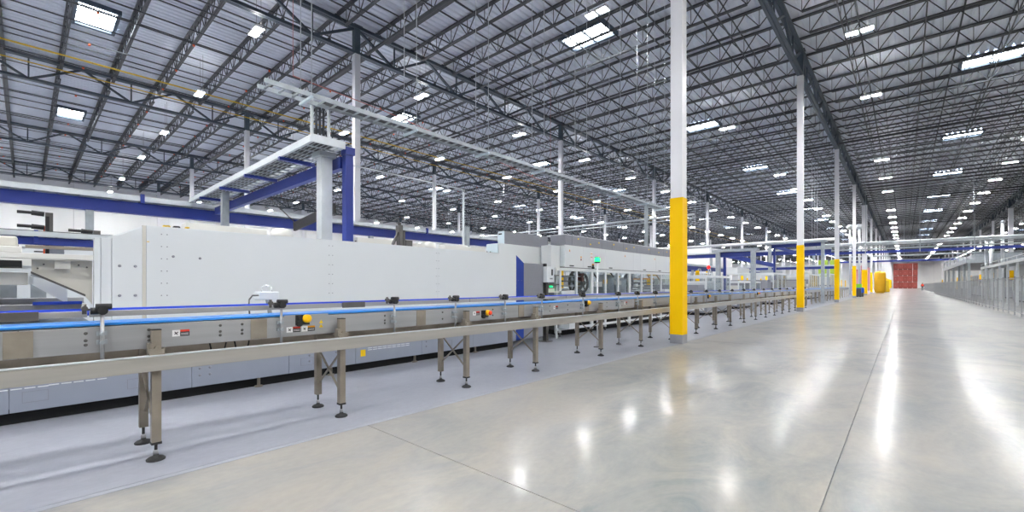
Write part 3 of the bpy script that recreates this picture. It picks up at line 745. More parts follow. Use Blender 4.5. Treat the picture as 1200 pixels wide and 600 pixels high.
for y in (-1.3, .3): B('post', 'cream', lf, (-8.5,-8.4,y-.05,y+.05,.92,1.55))
# low cable tray with blue beam behind the frame
def tray(name, label, x0, x1, y0, y1, z, beam=None, along='y', step=.35, posts=(), pm='galv', rh=.12):
    t = thing(name, ((x0+x1)/2, (y0+y1)/2, 0), label, 'cable tray')
    if along == 'y':
        B('side_rail', 'galvlight', t, (x0, x0+.03, y0, y1, z, z+rh)); B('side_rail', 'galvlight', t, (x1-.03, x1, y0, y1, z, z+rh))
    else:
        B('side_rail', 'galvlight', t, (x0, x1, y0, y0+.03, z, z+rh)); B('side_rail', 'galvlight', t, (x0, x1, y1-.03, y1, z, z+rh))
    mm = MB(); L = (y1-y0) if along == 'y' else (x1-x0); nn = int(L/step)
    for i in range(nn+1):
        q = i*L/nn
        if along == 'y': mm.box(x0+.03, x1-.03, y0+q-.012, y0+q+.012, z+.004, z+.022)
        else: mm.box(x0+q-.012, x0+q+.012, y0+.03, y1-.03, z+.004, z+.022)
    W = (x1-x0) if along == 'y' else (y1-y0)
    for i in range(1, int(W/.07)):
        q = .03+i*.07
        if along == 'y': mm.box(x0+q-.004, x0+q+.004, y0, y1, z+.022, z+.03)
        else: mm.box(x0, x1, y0+q-.004, y0+q+.004, z+.022, z+.03)
    o = mm.build('wire_floor', 'galv', t); o['kind'] = 'stuff'
    for i in range(5):
        q = .10+i*(W-.2)/4; r = .02+.008*(i % 2)
        if along == 'y': MB().cyl((x0+q,y0+.05,z+.035+r),(x0+q,y1-.05,z+.035+r),r,n=7).build('cable', 'cable', t)
        else: MB().cyl((x0+.05,y0+q,z+.035+r),(x1-.05,y0+q,z+.035+r),r,n=7).build('cable', 'cable', t)
    if beam: B('support_beam', 'beamblue', t, beam, bevel=.004)
    for p in posts: B('post', pm, t, p, bevel=.004)
    return t
t = tray('cable_tray', 'low galvanised cable tray on slim blue beam at the left edge', -9.12, -8.88, -6, 1.0, 1.97, rh=.07, beam=(-9.05,-8.95,-6,.95,1.86,1.965), posts=((-9.06,-8.94,-3.2,-3.08,0,1.86),(-9.06,-8.94,.82,.94,0,1.86)))
B('lower_beam', 'steelwarm', t, (-9.05,-8.95,-6,.8,1.81,1.85))
for y in (-2.5, -.55, .1): B('clip', 'beamblue', t, (-8.94,-8.90,y-.02,y+.02,1.88,2.06))
# robot masts
for i, (yy, zz, dx) in enumerate(((.22, 2.38, 0), (.74, 2.16, .02))):
    t = thing('pick_mast', (-9.5, yy, 0), ['taller dark vertical pick mast with two short arms at left', 'shorter dark vertical pick mast right of the taller one'][i], 'machine')
    B('mast', 'steeldark', t, (-9.57,-9.5,yy-.02,yy+.06,0.0,zz)); B('slide', 'black', t, (-9.5,-9.47,yy-.02,yy+.02,.4,zz-.06)); i == 0 and B('cable_chain', 'orange', t, (-9.55,-9.52,yy-.04,yy-.022,1.4,zz-.2))
    for z in ((zz-.02, zz-.22) if i == 0 else (zz-.02,)):
        m = MB(); m.cyl((-9.5,yy-.3,z),(-9.5,yy-.03,z),.022,n=8).cyl((-9.5,yy-.16,z),(-9.5,yy-.03,z-.01),.035,n=8); m.build('arm', 'black', t)
    B('carriage', 'grey', t, (-9.5,-9.36,yy+.02,yy+.17,1.55,2.0 if i == 0 else 1.8)); B('foot', 'steeldark', t, (-9.75,-9.3,yy-.06,yy+.2,0,.04))
bk = thing('side_cabinet', (-11.5, -.6, 0), 'pale cabinet with dark slotted top standing far back at left', 'cabinet')
B('body', 'machine', bk, (-12,-11,-2.5,.9,.05,1.95), bevel=.01); B('feet', 'darkgap', bk, (-11.95,-11.05,-2.4,.85,0,.05))
for y in (-1.9,-1.4,-.9,-.4,.1): B('top_slot', 'stickerdark', bk, (-11.001,-10.99,y,y+.36,1.86,1.88))
B('door_seam', 'grey', bk, (-11.001,-10.995,-.5,-.49,.2,1.85))

# ------------------------------------------------------------------ raised trays, portal
t = tray('cable_tray', 'long overhead cable tray on deep blue beam running behind the white machine', -14.35, -13.75, -9, 24, 3.33, (-14.2,-14.0,-9,24,3.04,3.32),
         posts=tuple((-14.17,-14.03,y-.07,y+.07,0,3.04) for y in (-6.5, 1.0, 8.2, 15.2, 22.5)))
for y in (-6.4, -2.2, 1.9, 6.2, 10.4, 14.6, 18.8): B('clip', 'beamblue', t, (-13.78,-13.72,y-.04,y+.04,3.28,3.50))
t = tray('cable_tray', 'raised mesh-bottomed cable tray crossing above the white machine towards the blue beam', -13.7, -6.55, 2.84, 3.34, 3.43, (-13.7,-6.75,3.38,3.49,3.18,3.37), along='x', step=.25,
         posts=((-11.7,-11.56,3.0,3.14,0,3.42),))
for x in (-12.6, -11.0, -9.4, -7.7): B('cross_arm', 'beamblue', t, (x-.035,x+.035,2.80,3.38,3.37,3.425))
B('end_lip', 'galvlight', t, (-6.549,-6.525,2.82,3.36,3.43,3.55), bevel=.004)
B('edge_lip', 'galvlight', t, (-13.7,-6.53,2.81,2.838,3.42,3.48), bevel=.004)
t = thing('portal_post', (-6.95, 3.25, 1.946), 'square galvanised post carrying the raised cable tray end', 'post')
B('shaft', 'galvlight', t, (-7.04,-6.86,3.13,3.31,1.966,3.34), bevel=.006); B('head_bracket', 'galv', t, (-7.1,-6.82,3.08,3.36,3.34,3.425), bevel=.01); B('foot_plate', 'galv', t, (-7.1,-6.8,3.07,3.37,1.946,1.966))
t = thing('portal_post', (-6.9, 3.47, 1.946), 'dark blue square post right of the galvanised post', 'post')
B('shaft', 'beamblue', t, (-6.72,-6.60,3.40,3.53,1.946,3.38), bevel=.004); B('cap', 'beamblue', t, (-6.74,-6.58,3.39,3.55,3.38,3.50), bevel=.003)
t = thing('hanging_sign', (-9.0, 4.2, 2.85), 'dark rectangular panel hanging under the raised tray on a chain', 'sign')
m = MB(); m.bar((-10.6,4.2,2.66),(-8.6,4.2,2.86),.05,.2); m.build('panel', 'black', t)
MB().cyl((-8.8,4.15,2.92),(-8.8,3.55,3.25),.012,n=6).build('hanger', 'steeldark', t); MB().cyl((-10.4,4.15,2.72),(-10.4,3.55,3.25),.012,n=6).build('hanger', 'steeldark', t)
# ladder tray hung from the roof
t = thing('ladder_tray', (-7.0, 10, 4.25), 'galvanised ladder tray hung on rods beneath the roof above the machines', 'cable tray')
LA, LB = 2.3, 16.6
B('side_rail', 'galv', t, (-7.15,-7.13,LA,LB,4.22,4.29)); B('side_rail', 'galv', t, (-6.87,-6.85,LA,LB,4.22,4.29))
rg = MB().box(-7.13,-6.87,-.014,.014,4.235,4.255).mesh('rung', 'galv')
y = LA+.1
while y < LB: link(rg, 'rung', t, (7.0, y-10, -4.25)); y += .2
for i in range(3): MB().cyl((-7.08+.08*i,3.3,4.274),(-7.08+.08*i,LB,4.274),.018,n=6).build('cable', 'cable', t)
for y in (2.95, 4.9, 6.8, 8.8, 10.8, 12.8, 14.8, 16.3):
    B('trapeze', 'teal', t, (-7.22,-6.78,y-.02,y+.02,4.18,4.218))
    for x in (-7.2, -6.8): MB().cyl((x,y,4.15),(x,y,12.998),.007,n=6).build('hanger_rod', 'galvlight', t)
for q in (3.12, 3.40):
    B('drop_rail', 'galvlight', t, (-7.2,-7.16,q-.02,q+.02,3.56,4.34))
for i in range(3): MB().cyl((-7.2,3.2+.06*i,3.565),(-7.2,3.2+.06*i,4.27),.02,n=6).build('drop_cable', 'cable', t)
t = thing('drop_duct', (-7, 15.15, 2.62), 'pair of square galvanised drop ducts from the ladder tray to the labelling machine', 'duct')
B('duct', 'galv', t, (-7.03,-6.97,15.03,15.09,2.618,4.20)); B('duct', 'galv', t, (-7.03,-6.97,15.17,15.23,2.618,4.20))
# thin conduit with lamp pole
t = thing('conduit_run', (-9, 8, 0), 'thin pale conduit dropping on a slim post behind the white machine', 'conduit')
MB().cyl((-9,8.03,0),(-9,8.03,3.85),.03,n=8).build('post', 'galvlight', t); MB().tube([(-9,8.03,3.85),(-9,7.95,3.92),(-9,7.0,3.92),(-9,3.9,3.92)],.018).build('conduit', 'galvlight', t)
B('sleeve', 'galv', t, (-9.05,-8.95,8.1,8.22,0,2.9))
MB().lathe((-9,8.03,3.85),[(.05,0),(.05,.05),(.03,.07)],10).build('elbow', 'galv', t)

# ------------------------------------------------------------------ equipment further along the left side
def portal(label, y, xa, xb, z, depth=1.0):
    t = thing('tray_portal', ((xa+xb)/2, y, 0), label, 'frame')
    B('canopy', 'galv', t, (xa-.3, xb+.2, y-depth/2, y+depth/2, z, z+.14), bevel=.01)
    B('beam', 'beamblue', t, (xa, xb, y-.1, y+.1, z-.25, z-.01)); B('post', 'galv', t, (xa-.1, xa+.1, y-.25, y-.05, 0, z)); B('post', 'galv', t, (xb-.1, xb+.1, y-.25, y-.05, 0, z))
    B('blue_post', 'beamblue', t, (xa+.2, xa+.32, y+.0, y+.12, 0, z-.25)); m = MB(); m.bar((xa+.3,y+.3,z-.15),(xa+.3+1.0,y+6,z-.5),.1,.22); m.build('brace_beam', 'beamblue', t)
    return t
portal('galvanised tray portal with blue beam framing the second yellow column', 38, -7.6, -4.3, 4.35)
portal('smaller galvanised tray portal with blue post right of the nearest column', 24.4, -7.25, -5.6, 3.0, .5)
t = tray('cable_tray', 'overhead tray on blue beam crossing behind the galvanised portal', -22, -4.5, 44.4, 45.0, 4.3, (-22,-4.5,44.6,44.8,3.95,4.28), along='x', step=.5, posts=tuple((x-.1,x+.1,44.6,44.8,0,3.95) for x in (-20,-14,-8.6)))
t = tray('cable_tray', 'lower overhead tray on blue beam above the distant machinery', -26, -5.2, 56.4, 57.0, 3.3, (-26,-5.2,56.6,56.8,3.0,3.28), along='x', step=.6, posts=tuple((x-.1,x+.1,56.6,56.8,0,3.0) for x in (-24,-17,-11,-6)))
t = tray('cable_tray', 'blue-beamed tray running lengthwise behind the distant machinery', -12.3, -11.7, 20, 62, 2.75, (-12.1,-11.9,20,62,2.45,2.73), step=.6, posts=tuple((-12.08,-11.92,y-.08,y+.08,0,2.45) for y in (24,34,43,52)))
op = MB()
for x in (-44,-36,-28,-20,-11): op.cyl((x,30,6.05),(x,30,12.9),.012,n=5).bar((x,30,6.05),(x,30.3,5.85),.03)
tag(op.cyl((-46,30,6.05),(-10.5,30,6.05),.07,n=8).cyl((-46,30.3,5.85),(-10.5,30.3,5.85),.04,n=8).build('overhead_pipe', 'galvlight'), 'pale overhead pipe pair crossing high behind the nearest column', 'pipe')
for i in range(3):
    pp = MB(); pp.cyl((-60,46+1.6*i,5.2+.15*i),(-4.6,46+1.6*i,5.2+.15*i),.13,n=10)
    for x in (-52,-40,-28,-16,-6): pp.cyl((x,46+1.6*i,5.2+.15*i),(x,46+1.6*i,12.1),.012,n=5)
    tag(pp.build('overhead_pipe', 'colwhite'), ['nearest', 'middle', 'farthest'][i]+' of three fat white pipes crossing behind the galvanised portal', 'pipe', 'white overhead pipes')
def far_machine(x0, x1, y0, y1, h, label, top='machine', low='grey', seed=0, hood=None):
    r = random.Random(seed); t = thing('process_machine', ((x0+x1)/2, (y0+y1)/2, 0), label, 'machine')
    B('base', low, t, (x0, x1, y0, y1, .12, h*.5)); B('plinth', 'darkgap', t, (x0+.1,x1-.1,y0+.1,y1-.1,0,.12))
    n = max(2, int((y1-y0)/1.1)); s = (y1-y0)/n
    for i in range(n+1): B('guard_post', 'machine', t, (x1-.05, x1, y0+i*s-.03, y0+i*s+.03, h*.5, h))
    for i in range(n):
        B('pane', 'glass', t, (x1-.03, x1-.02, y0+i*s+.03, y0+(i+1)*s-.03, h*.5, h-.08))
        B('inner_unit', r.choice(['steel','greypanel','cream','galvlight']), t, (x0+.3, x1-.4, y0+i*s+.15, y0+(i+1)*s-.2, h*.5, h*(.6+.3*r.random())))
    B('front_post', 'machine', t, (x0, x0+.06, y0, y0+.06, h*.5, h)); B('header', top, t, (x1-.1, x1, y0-.02, y1+.02, h-.08, h+.02), (x0, x0+.1, y0-.02, y1+.02, h-.08, h+.02), (x0+.1, x1-.1, y0-.02, y0+.08, h-.08, h+.02), (x0+.1, x1-.1, y1-.08, y1+.02, h-.08, h+.02))
    B('front_panel', top, t, (x0+.1, x1-.1, y0-.01, y0, .2, h*.45))
    if hood: B('hood', hood, t, (x0+.05, x0+.9, y0+.4, y1-.4, h+.02, h+.45), bevel=.02)
    for i in range(3):
        y = y0+.4+i*(y1-y0)/3.3; B('label_plate', r.choice(['warn','stickerorange','stickerwhite']), t, (x1, x1+.004, y, y+.12, h*.3, h*.36))
    return t
far_machine(-9.4, -6.2, 19.2, 22.6, 1.7, 'low glazed machine just beyond the nearest yellow column', seed=1)
far_machine(-10.2, -6.6, 25.6, 30.4, 1.5, 'white low machine beneath the smaller tray portal', seed=2)
far_machine(-9.6, -6.4, 33, 37, 2.1, 'glazed white machine under the galvanised portal', seed=3, hood='machine')
far_machine(-16.5, -13.2, 26, 33, 2.3, 'tall white machine behind the lengthwise blue tray', seed=4, hood='grey')
far_machine(-17, -13.4, 36, 43, 2.4, 'tall glazed machine in the middle distance left of the portal', seed=5, hood='machine')
far_machine(-10.5, -6.4, 47.5, 54, 2.3, 'white machine behind the third yellow column', seed=6, hood='galv')
far_machine(-10, -6.3, 62, 70, 2.6, 'distant white machine beyond the third yellow column', seed=7, hood='machine')
far_machine(-24, -20.5, 30, 40, 2.6, 'wide white machine standing far back past the column row', seed=8, hood='machine')
far_machine(-25, -20.5, 46, 56, 2.8, 'large pale machine deep in the left background', seed=9, hood='grey')
# step ladders over the lines
def stair(x, y, label):
    t = thing('crossover_stair', (x, y, 0), label, 'stairs')
    for s in (-.35, .35):
        MB().bar((x+s,y-.9,0),(x+s,y-.2,1.55),.06,.1).build('stringer', 'galvlight', t); MB().bar((x+s,y+.9,0),(x+s,y+.2,1.55),.06,.1).build('stringer', 'galvlight', t)
        MB().tube([(x+s,y-.9,.9),(x+s,y-.2,2.5),(x+s,y+.2,2.5),(x+s,y+.9,.9)],.025).build('handrail', 'galvlight', t)
        for q in (-.9,.9): MB().cyl((x+s,y+q,0),(x+s,y+q,.9),.02,n=6).build('rail_post', 'galvlight', t)
    B('platform', 'galv', t, (x-.38,x+.38,y-.25,y+.25,1.52,1.57))
    for k in range(5):
        z = .28+.25*k; B('tread', 'galv', t, (x-.33,x+.33,y-.9+z*.45-.1,y-.9+z*.45+.1,z,z+.03)); B('tread', 'galv', t, (x-.33,x+.33,y+.9-z*.45-.1,y+.9-z*.45+.1,z,z+.03))
stair(-10.9, 22.0, 'galvanised crossover stair right of the nearest yellow column')
stair(-11.0, 28.2, 'galvanised crossover stair behind the smaller tray portal')
stair(-11.0, 33.6, 'galvanised crossover stair beside the red beacon')
for x, y, z0, lab in ((-11.6, 25.5, 1.3, 'left yellow notice panel on a post behind the conveyor'), (-10.6, 31.0, 1.3, 'tall yellow notice panel beside the red beacon'), (-9.6, 32.3, 1.2, 'small yellow notice panel left of the galvanised portal')):
    t = thing('notice_panel', (x, y, 0), lab, 'sign')
    B('post', 'galv', t, (x-.03,x+.03,y-.03,y+.03,0,2.4)); B('panel', 'yellow', t, (x-.13,x+.13,y-.06,y-.03,z0,z0+1.0)); 
    for k in range(3): B('print_bar', 'gas', t, (x-.1,x+.1,y-.064,y-.06,z0+.15+.28*k,z0+.3+.28*k))
t = thing('red_beacon', (-9.95, 31.2, 0), 'red lit round beacon on a thin pole above the conveyor line', 'signal lamp')
MB().cyl((-9.95,31.2,0),(-9.95,31.2,2.4),.025,n=8).build('pole', 'galv', t); MB().lathe((-9.95,31.2,2.4),[(.06,0),(.10,.04),(.12,.12),(.09,.20),(.04,.24)],12).build('lens', 'redlamp', t); B('foot', 'steeldark', t, (-10.05,-9.85,31.1,31.3,0,.02))
for x, y, lab in ((-8.2, 43, 'pale curved conveyor spur beyond the galvanised portal'), (-8.9, 17.8, 'short pale conveyor spur just behind the nearest column')):
    t = thing('conveyor_spur', (x, y, 0), lab, 'conveyor')
    B('bed', 'steel', t, (x-1.6,x+1.2,y-.35,y+.35,.85,1.0)); B('belt', 'cream', t, (x-1.6,x+1.2,y-.3,y+.3,1.0,1.03)); B('guide', 'galvlight', t, (x-1.6,x+1.2,y-.36,y-.33,1.05,1.12))
    for q in (-1.4, -.2, 1.0):
        for s in (-.3,.3): B('leg', 'steelwarm', t, (x+q-.03,x+q+.03,y+s-.03,y+s+.03,0,.85))
t = thing('white_enclosure', (-30, 84, 0), 'white panelled room standing far back in the left distance', 'enclosure')
for i in range(4): B('wall_panel', 'wallwhite', t, (-31.4+i*1.6+.01,-29.8+i*1.6-.01,80,80.2,0,7.6))
for i in range(3): B('wall_panel', 'wallwhite', t, (-25.2,-25.0,80.2+i*4+.01,84.2+i*4-.01,0,7.6))
B('roof', 'wallwhite', t, (-31.4,-25,80,92.2,7.6,7.8))

# goods beside the aisle columns
def pallet(x, y, h, mt, label, levels=1):
    t = thing('pallet_load', (x, y, 0), label, 'pallet', 'wrapped pallets beyond the columns')
    for s in (-.5, 0, .5): B('runner', 'wood', t, (x+s-.05,x+s+.05,y-.6,y+.6,0,.1))
    B('pallet_board', 'wood', t, (x-.6,x+.6,y-.6,y+.6,.1,.14))
    n = max(2, int(h/.6)); s = (h-.14)/n
    for k in range(n): B('goods_layer', mt, t, (x-.56,x+.56,y-.56,y+.56,.14+k*s+.01,.14+(k+1)*s-.01), bevel=.02)
pl = 0
for j in range(5):
    for q, h in ((-6.6, 5.4), (-8.2, 4.8)):
        y = 118+j*6; pallet(x=q, y=y, h=h, mt='pink', label='tall pink wrapped pallet stack, %s stack from the front, %s line beyond the columns' % (ORD[j], 'right' if q > -7 else 'left'))
for j in range(2): pallet(-8.0-1.5*j, 84, 5.2, 'palegreen', 'pale green wrapped pallet stack, %s from the right, left of the aisle columns' % ORD[j])
# bins by the column
t = thing('waste_bin', (-3.68, 60.6, 0), 'dark wheeled bin standing in front of the fourth aisle column', 'bin')
B('body', 'bindark', t, (-3.9,-3.46,60.4,60.8,.06,.85), bevel=.03); B('lid', 'bindark', t, (-3.93,-3.43,60.37,60.83,.851,.92), bevel=.02); B('wheel', 'black', t, (-3.85,-3.75,60.75,60.86,0,.12)); B('wheel', 'black', t, (-3.6,-3.5,60.75,60.86,0,.12))
t = thing('storage_tub', (-3.75, 62.2, 0), 'blue open tub on a small stand behind the dark bin', 'tub')
B('stand', 'steeldark', t, (-4.05,-3.35,61.9,62.5,0,.45)); B('tub_side', 'binblue', t, (-4.1,-3.3,61.85,61.9,.45,1.0),(-4.1,-3.3,62.5,62.55,.45,1.0),(-4.1,-4.05,61.9,62.5,.45,1.0),(-3.35,-3.3,61.9,62.5,.45,1.0),(-4.05,-3.35,61.9,62.5,.45,.5))
t = thing('storage_crate', (-3.9, 62.2, 1.0), 'bright green crate stacked on the blue tub by the columns', 'crate')
B('crate_side', 'bingreen', t, (-4.2,-3.5,61.85,62.55,1.0,1.06),(-4.2,-3.5,61.85,61.9,1.06,1.42),(-4.2,-3.5,62.5,62.55,1.06,1.42),(-4.2,-4.15,61.9,62.5,1.06,1.42),(-3.55,-3.5,61.9,62.5,1.06,1.42))
# yellow tank
t = thing('yellow_tank', (-2.9, 92.2, 0), 'big rounded yellow tank standing beside the aisle columns', 'tank')
MB().lathe((-2.9,92.2,.15),[(.60,0),(.74,.1),(.74,2.9),(.70,3.15),(.55,3.3),(.2,3.36)],28).build('body', 'tankyellow', t); MB().lathe((-2.9,92.2,0),[(.55,0),(.55,.15)],20).build('base_ring', 'tankyellow', t)
MB().lathe((-2.9,92.2,3.51),[(.12,0),(.12,.08),(.06,.1)],12).build('filler_cap', 'tankyellow', t)
t = thing('yellow_cabinet', (-2.4, 108, 0), 'small yellow cabinet standing right of the yellow tank', 'cabinet')
B('body', 'yellow', t, (-2.9,-2.0,107.6,108.4,.08,2.2), bevel=.03); B('door', 'gas', t, (-2.8,-2.1,107.57,107.6,.2,2.1)); B('base', 'black', t, (-2.85,-2.05,107.65,108.35,0,.08))

# ------------------------------------------------------------------ red crate stack at the end of the aisle
cw, ch = 1.36, 2.38
def crate_mesh(mt):
    m = MB(); m.box(-.678,.678,-.65,.65,.26,ch-.03)
    return m.mesh('load', mt)
ca, cbm2 = crate_mesh('crate'), crate_mesh('crate2')
rib = MB().box(-.66,.66,-.66,.66,0,.012).mesh('rib', 'cratedark'); pal = MB().box(-.62,.62,-.6,.6,.0,.26).mesh('pallet_base', 'cratedark')
dot = MB().box(-.07,.07,-.664,-.65,1.2,1.32).mesh('tag', 'pink')
CN = ['leftmost', 'second from left', 'middle', 'second from right', 'rightmost']; RW = ['bottom', 'second', 'third', 'top']
for r in range(4):
    for c in range(5):
        lean = (.05*r if c == 4 else 0)
        t = thing('crate_pallet', (-3.1+c*cw+.68+lean, 223.5, r*ch), 'pallet of red crates at the aisle end, %s row, %s column' % (RW[r], CN[c]), 'crates', 'red crate pallets at the aisle end')
        link(ca if (r+c) % 2 else cbm2, 'crate_load', t); link(pal, 'pallet_base', t)
        for k in range(1, 5): link(rib, 'crate_edge', t, (0,0,.26+k*.42))
        link(dot, 'tag', t)

# ------------------------------------------------------------------ right side: fence, bridges, platform
FXR = 3.55
fe = thing('mesh_fence', (FXR, 60, 0), 'grey welded mesh safety fence along the right side of the aisle', 'fence')
pmn = MB(); pwid = 1.5
for z in (.14, 1.58): pmn.box(-.012,.012,.03,pwid-.03,z,z+.03)
for y in (.03, pwid-.055): pmn.box(-.012,.012,y,y+.025,.14,1.61)
for i in range(1, 20): y = .03+i*(pwid-.06)/20; pmn.box(-.0015,.0015,y-.0015,y+.0015,.17,1.58)
for i in range(1, 10): z = .17+i*.141; pmn.box(-.0015,.0015,.05,pwid-.05,z-.0015,z+.0015)
pmn = pmn.mesh('panel', 'fence')
pom = MB().box(-.022,.022,-.022,.022,0,1.66).box(-.06,.06,-.06,.06,0,.012).mesh('post', 'fence')
y = 24.0
while y < 96:
    link(pom, 'fence_post', fe, (0, y-60, 0))
    if not (57 < y < 60): link(pmn, 'mesh_panel', fe, (0, y-60, 0))
    y += pwid
fe2 = thing('mesh_fence', (3.9, 120, 0), 'distant continuation of the grey mesh fence towards the white end wall', 'fence')
for i in range(24):
    y = 104+i*2.2; link(pom, 'fence_post', fe2, (0, y-120, 0)); link(pmn, 'mesh_panel', fe2, (0, y-120, 0), scale=(1, 2.2/1.5, 1))
# platform behind fence
pf = thing('service_platform', (7.2, 78, 0), 'grey steel service platform with flat deck behind the mesh fence', 'platform')
B('deck', 'grey', pf, (4.7, 9.6, 63, 98, 3.55, 3.75)); B('deck_edge', 'galv', pf, (4.62,4.7,63,98,3.5,3.95)); B('deck_edge', 'galv', pf, (4.7,9.6,62.92,63,3.5,3.95))
for y in (63.3, 68, 74, 82, 90, 97.6):
    for x in (4.85, 9.4): B('post', 'galv', pf, (x-.1,x+.1,y-.1,y+.1,0,3.55))
for y in (63.5, 67, 72, 78, 84, 90, 96): B('rail_post', 'galv', pf, (4.66,4.72,y-.03,y+.03,3.95,4.8))
for z in (4.4, 4.8): B('handrail', 'galv', pf, (4.66,4.71,63,98,z-.03,z+.02))
for k in range(7):
    y = 65+4.7*k; B('platform_unit', R.choice(['steel','machine','grey','galv']), pf, (5.4,8.6,y,y+3.2,3.75,4.5+.5*R.random()))
for i, (x0,x1,y0,y1,h,lab) in enumerate(((6.5,9.2,64.5,71,2.2,'glazed machine under the service platform, nearest one'),(6.5,9.2,75,84,2.4,'glazed machine under the service platform, far one'),(6.6,9.0,34,41,1.5,'low machine behind the fence at the right edge'),(6.6,9.3,45,54,1.7,'machine behind the fence before the service platform'))):
    t = thing('process_machine', ((x0+x1)/2, (y0+y1)/2, 0), lab, 'machine')
    B('base', 'grey', t, (x0,x1,y0,y1,.1,h*.5)); B('plinth', 'darkgap', t, (x0+.1,x1-.1,y0+.1,y1-.1,0,.1)); n = 6; s = (y1-y0)/n
    for q in range(n+1): B('guard_post', 'galvlight', t, (x0,x0+.06,y0+q*s-.04,y0+q*s+.04,h*.5,h))
    for q in range(n): B('inner_unit', R.choice(['steel','cream','steeldark','greypanel']), t, (x0+.3,x1-.3,y0+q*s+.2,y0+(q+1)*s-.2,h*.5,h*(.6+.3*R.random()))); B('pane', 'glass', t, (x0+.02,x0+.03,y0+q*s+.04,y0+(q+1)*s-.04,h*.5,h-.06))
    B('header', 'galvlight', t, (x0,x0+.08,y0,y1,h-.06,h+.02))
# raised conveyor at the right edge
rc = thing('raised_conveyor', (5.7, 48, 0), 'raised galvanised conveyor on tall posts at the right edge', 'conveyor')
B('side_rail', 'galvlight', rc, (5.3,5.36,38,59.5,2.75,2.95)); B('side_rail', 'galvlight', rc, (6.2,6.26,38,59.5,2.75,2.95)); B('roller_bed', 'galv', rc, (5.36,6.2,38,59.5,2.78,2.86)); B('guard_rail', 'galvlight', rc, (5.3,5.33,38,59.5,3.15,3.19))
for y in (38.5, 42, 45.5, 49, 52.5, 56, 59):
    for x in (5.35, 6.2): B('post', 'galvlight', rc, (x-.05,x+.05,y-.05,y+.05,0,2.75))
    B('guard_post', 'galvlight', rc, (5.3,5.33,y-.02,y+.02,2.95,3.15))
# pipe bridge across the aisle
pb = thing('pipe_bridge', (3, 61, 0), 'galvanised pipe bridge with blue beam spanning the aisle', 'pipe bridge')
for y, z, r in ((60.6,5.85,.10),(61.1,5.80,.08),(61.5,5.70,.12)): MB().cyl((-9,y,z),(24,y,z),r,n=10).build('pipe', 'galvlight', pb)
for y, z, r in ((60.8,5.15,.06),(61.3,5.2,.07)): MB().cyl((-9,y,z),(24,y,z),r,n=8).build('pipe', 'galv', pb)
B('blue_beam', 'beamblue', pb, (-9,24,61.0,61.2,4.72,4.98)); B('tray', 'galv', pb, (-9,24,61.25,61.6,5.45,5.5))
for x in (-7.5, -3.1, 1.2, 5.0, 9.0, 13.4, 17.8, 22): B('hanger', 'galv', pb, (x-.04,x+.04,60.5,60.56,4.7,5.95)); MB().cyl((x,61.1,5.95),(x,61.1,12.1),.02,n=5).build('hanger_rod', 'galv', pb)
for x, q in ((-7.8, 61.1), (12.0, 61.1)): B('post', 'galv', pb, (x-.12,x+.12,q-.12,q+.12,0,4.72))
pb2 = thing('pipe_bridge', (3, 96, 0), 'farther pipe bridge with thin blue beam across the aisle', 'pipe bridge')
for y, z, r in ((95.7,6.2,.10),(96.3,6.15,.08)): MB().cyl((-9,y,z),(24,y,z),r,n=8).build('pipe', 'galv', pb2)
B('blue_beam', 'beamblue', pb2, (-9,24,96.0,96.2,5.15,5.42)); 
for x in (-8, 0, 8, 16): MB().cyl((x,96.1,5.4),(x,96.1,12.1),.03,n=5).build('hanger_rod', 'galv', pb2)
for x, y, z, lab in ((6.95, 61.9, 7.2, 'tall capped white riser pipe right of the service platform'), (5.9, 61.9, 5.6, 'shorter left riser pipe beside the capped riser'), (6.25, 62.3, 5.6, 'middle riser pipe beside the capped riser')):
    t = thing('riser_pipe', (x, y, 0), lab, 'pipe')
    MB().cyl((x,y,0),(x,y,z),.13,n=12).build('pipe', 'galvlight', t); MB().lathe((x,y,z),[(.16,0),(.17,.1),(.12,.2),(.04,.25)],12).build('cap', 'galvlight', t); MB().lathe((x,y,0),[(.22,0),(.22,.03)],12).build('flange', 'galv', t)
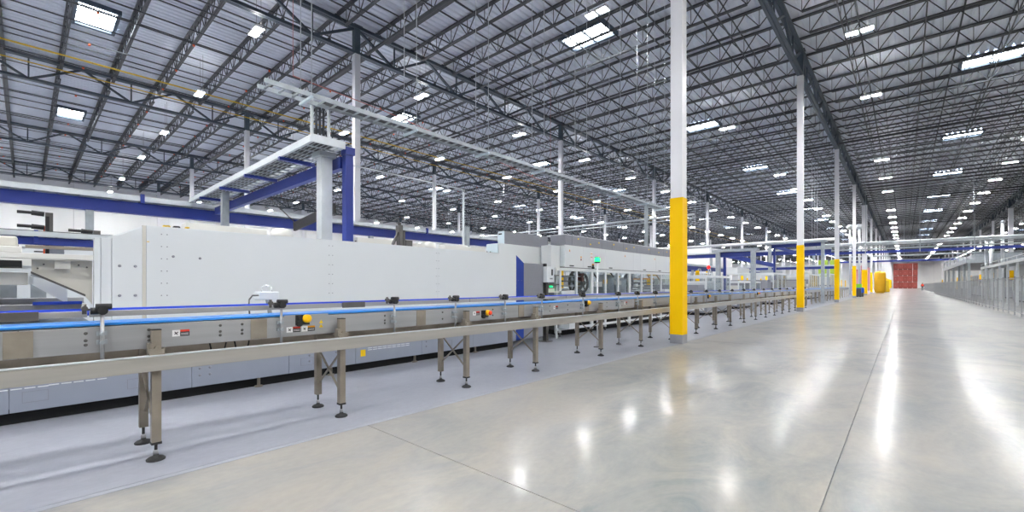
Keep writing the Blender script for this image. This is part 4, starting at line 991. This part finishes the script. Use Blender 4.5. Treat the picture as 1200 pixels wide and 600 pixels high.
for x, lab in ((-4.6, 'left pale vent stack beside the aisle columns'), (-5.6, 'far left pale vent stack behind the aisle columns')):
    t = thing('vent_stack', (x, 77, 0), lab, 'pipe')
    MB().cyl((x,77,0),(x,77,9.0),.14,n=10).build('pipe', 'galvlight', t); MB().lathe((x,77,9.0),[(.14,0),(.4,.2),(.42,.5),(.25,.7)],12).build('cap', 'galvlight', t); MB().lathe((x,77,0),[(.25,0),(.25,.03)],12).build('flange', 'galv', t)

# ------------------------------------------------------------------ person far down the aisle
pr = thing('person', (3.1, 136, 0), 'person in orange-red vest and dark trousers walking far down the aisle', 'person')
me = bpy.data.meshes.new('body')
V = [(0,0,.95),(0,0,1.18),(0,0,1.42),(0,0,1.52),(0,-.01,1.64),(-.19,0,1.40),(-.25,.02,1.14),(-.24,-.1,.90),(.19,0,1.40),(.25,-.02,1.14),(.24,-.12,.92),(-.1,0,.9),(-.11,-.08,.5),(-.11,0,.09),(-.11,-.14,.05),(.1,0,.9),(.11,.06,.5),(.11,.2,.1),(.11,.08,.05),(0,-.01,1.74)]
Ed = [(0,1),(1,2),(2,3),(3,4),(4,19),(2,5),(5,6),(6,7),(2,8),(8,9),(9,10),(0,11),(11,12),(12,13),(13,14),(0,15),(15,16),(16,17),(17,18)]
rad = [.16,.16,.17,.06,.095,.075,.06,.045,.075,.06,.045,.12,.095,.07,.055,.12,.095,.07,.055,.075]
me.from_pydata(V, Ed, []); me.materials.append(M['cloth']); o = link(me, 'body', pr)
sm = o.modifiers.new('skin', 'SKIN')
for i, r_ in enumerate(rad): me.skin_vertices[0].data[i].radius = (r_, r_*.8)
me.skin_vertices[0].data[0].use_root = True
o.modifiers.new('sub', 'SUBSURF').levels = 1
MB().lathe((3.1,136,1.08),[(.20,0),(.21,.15),(.23,.32),(.12,.38)],14).build('vest', 'vest', pr)
MB().lathe((3.1,135.99,1.53),[(.04,0),(.085,.05),(.10,.12),(.08,.18)],12).build('face', 'skin', pr); MB().lathe((3.1,136.01,1.64),[(.105,0),(.105,.05),(.07,.13),(.02,.15)],12).build('hair', 'hair', pr)
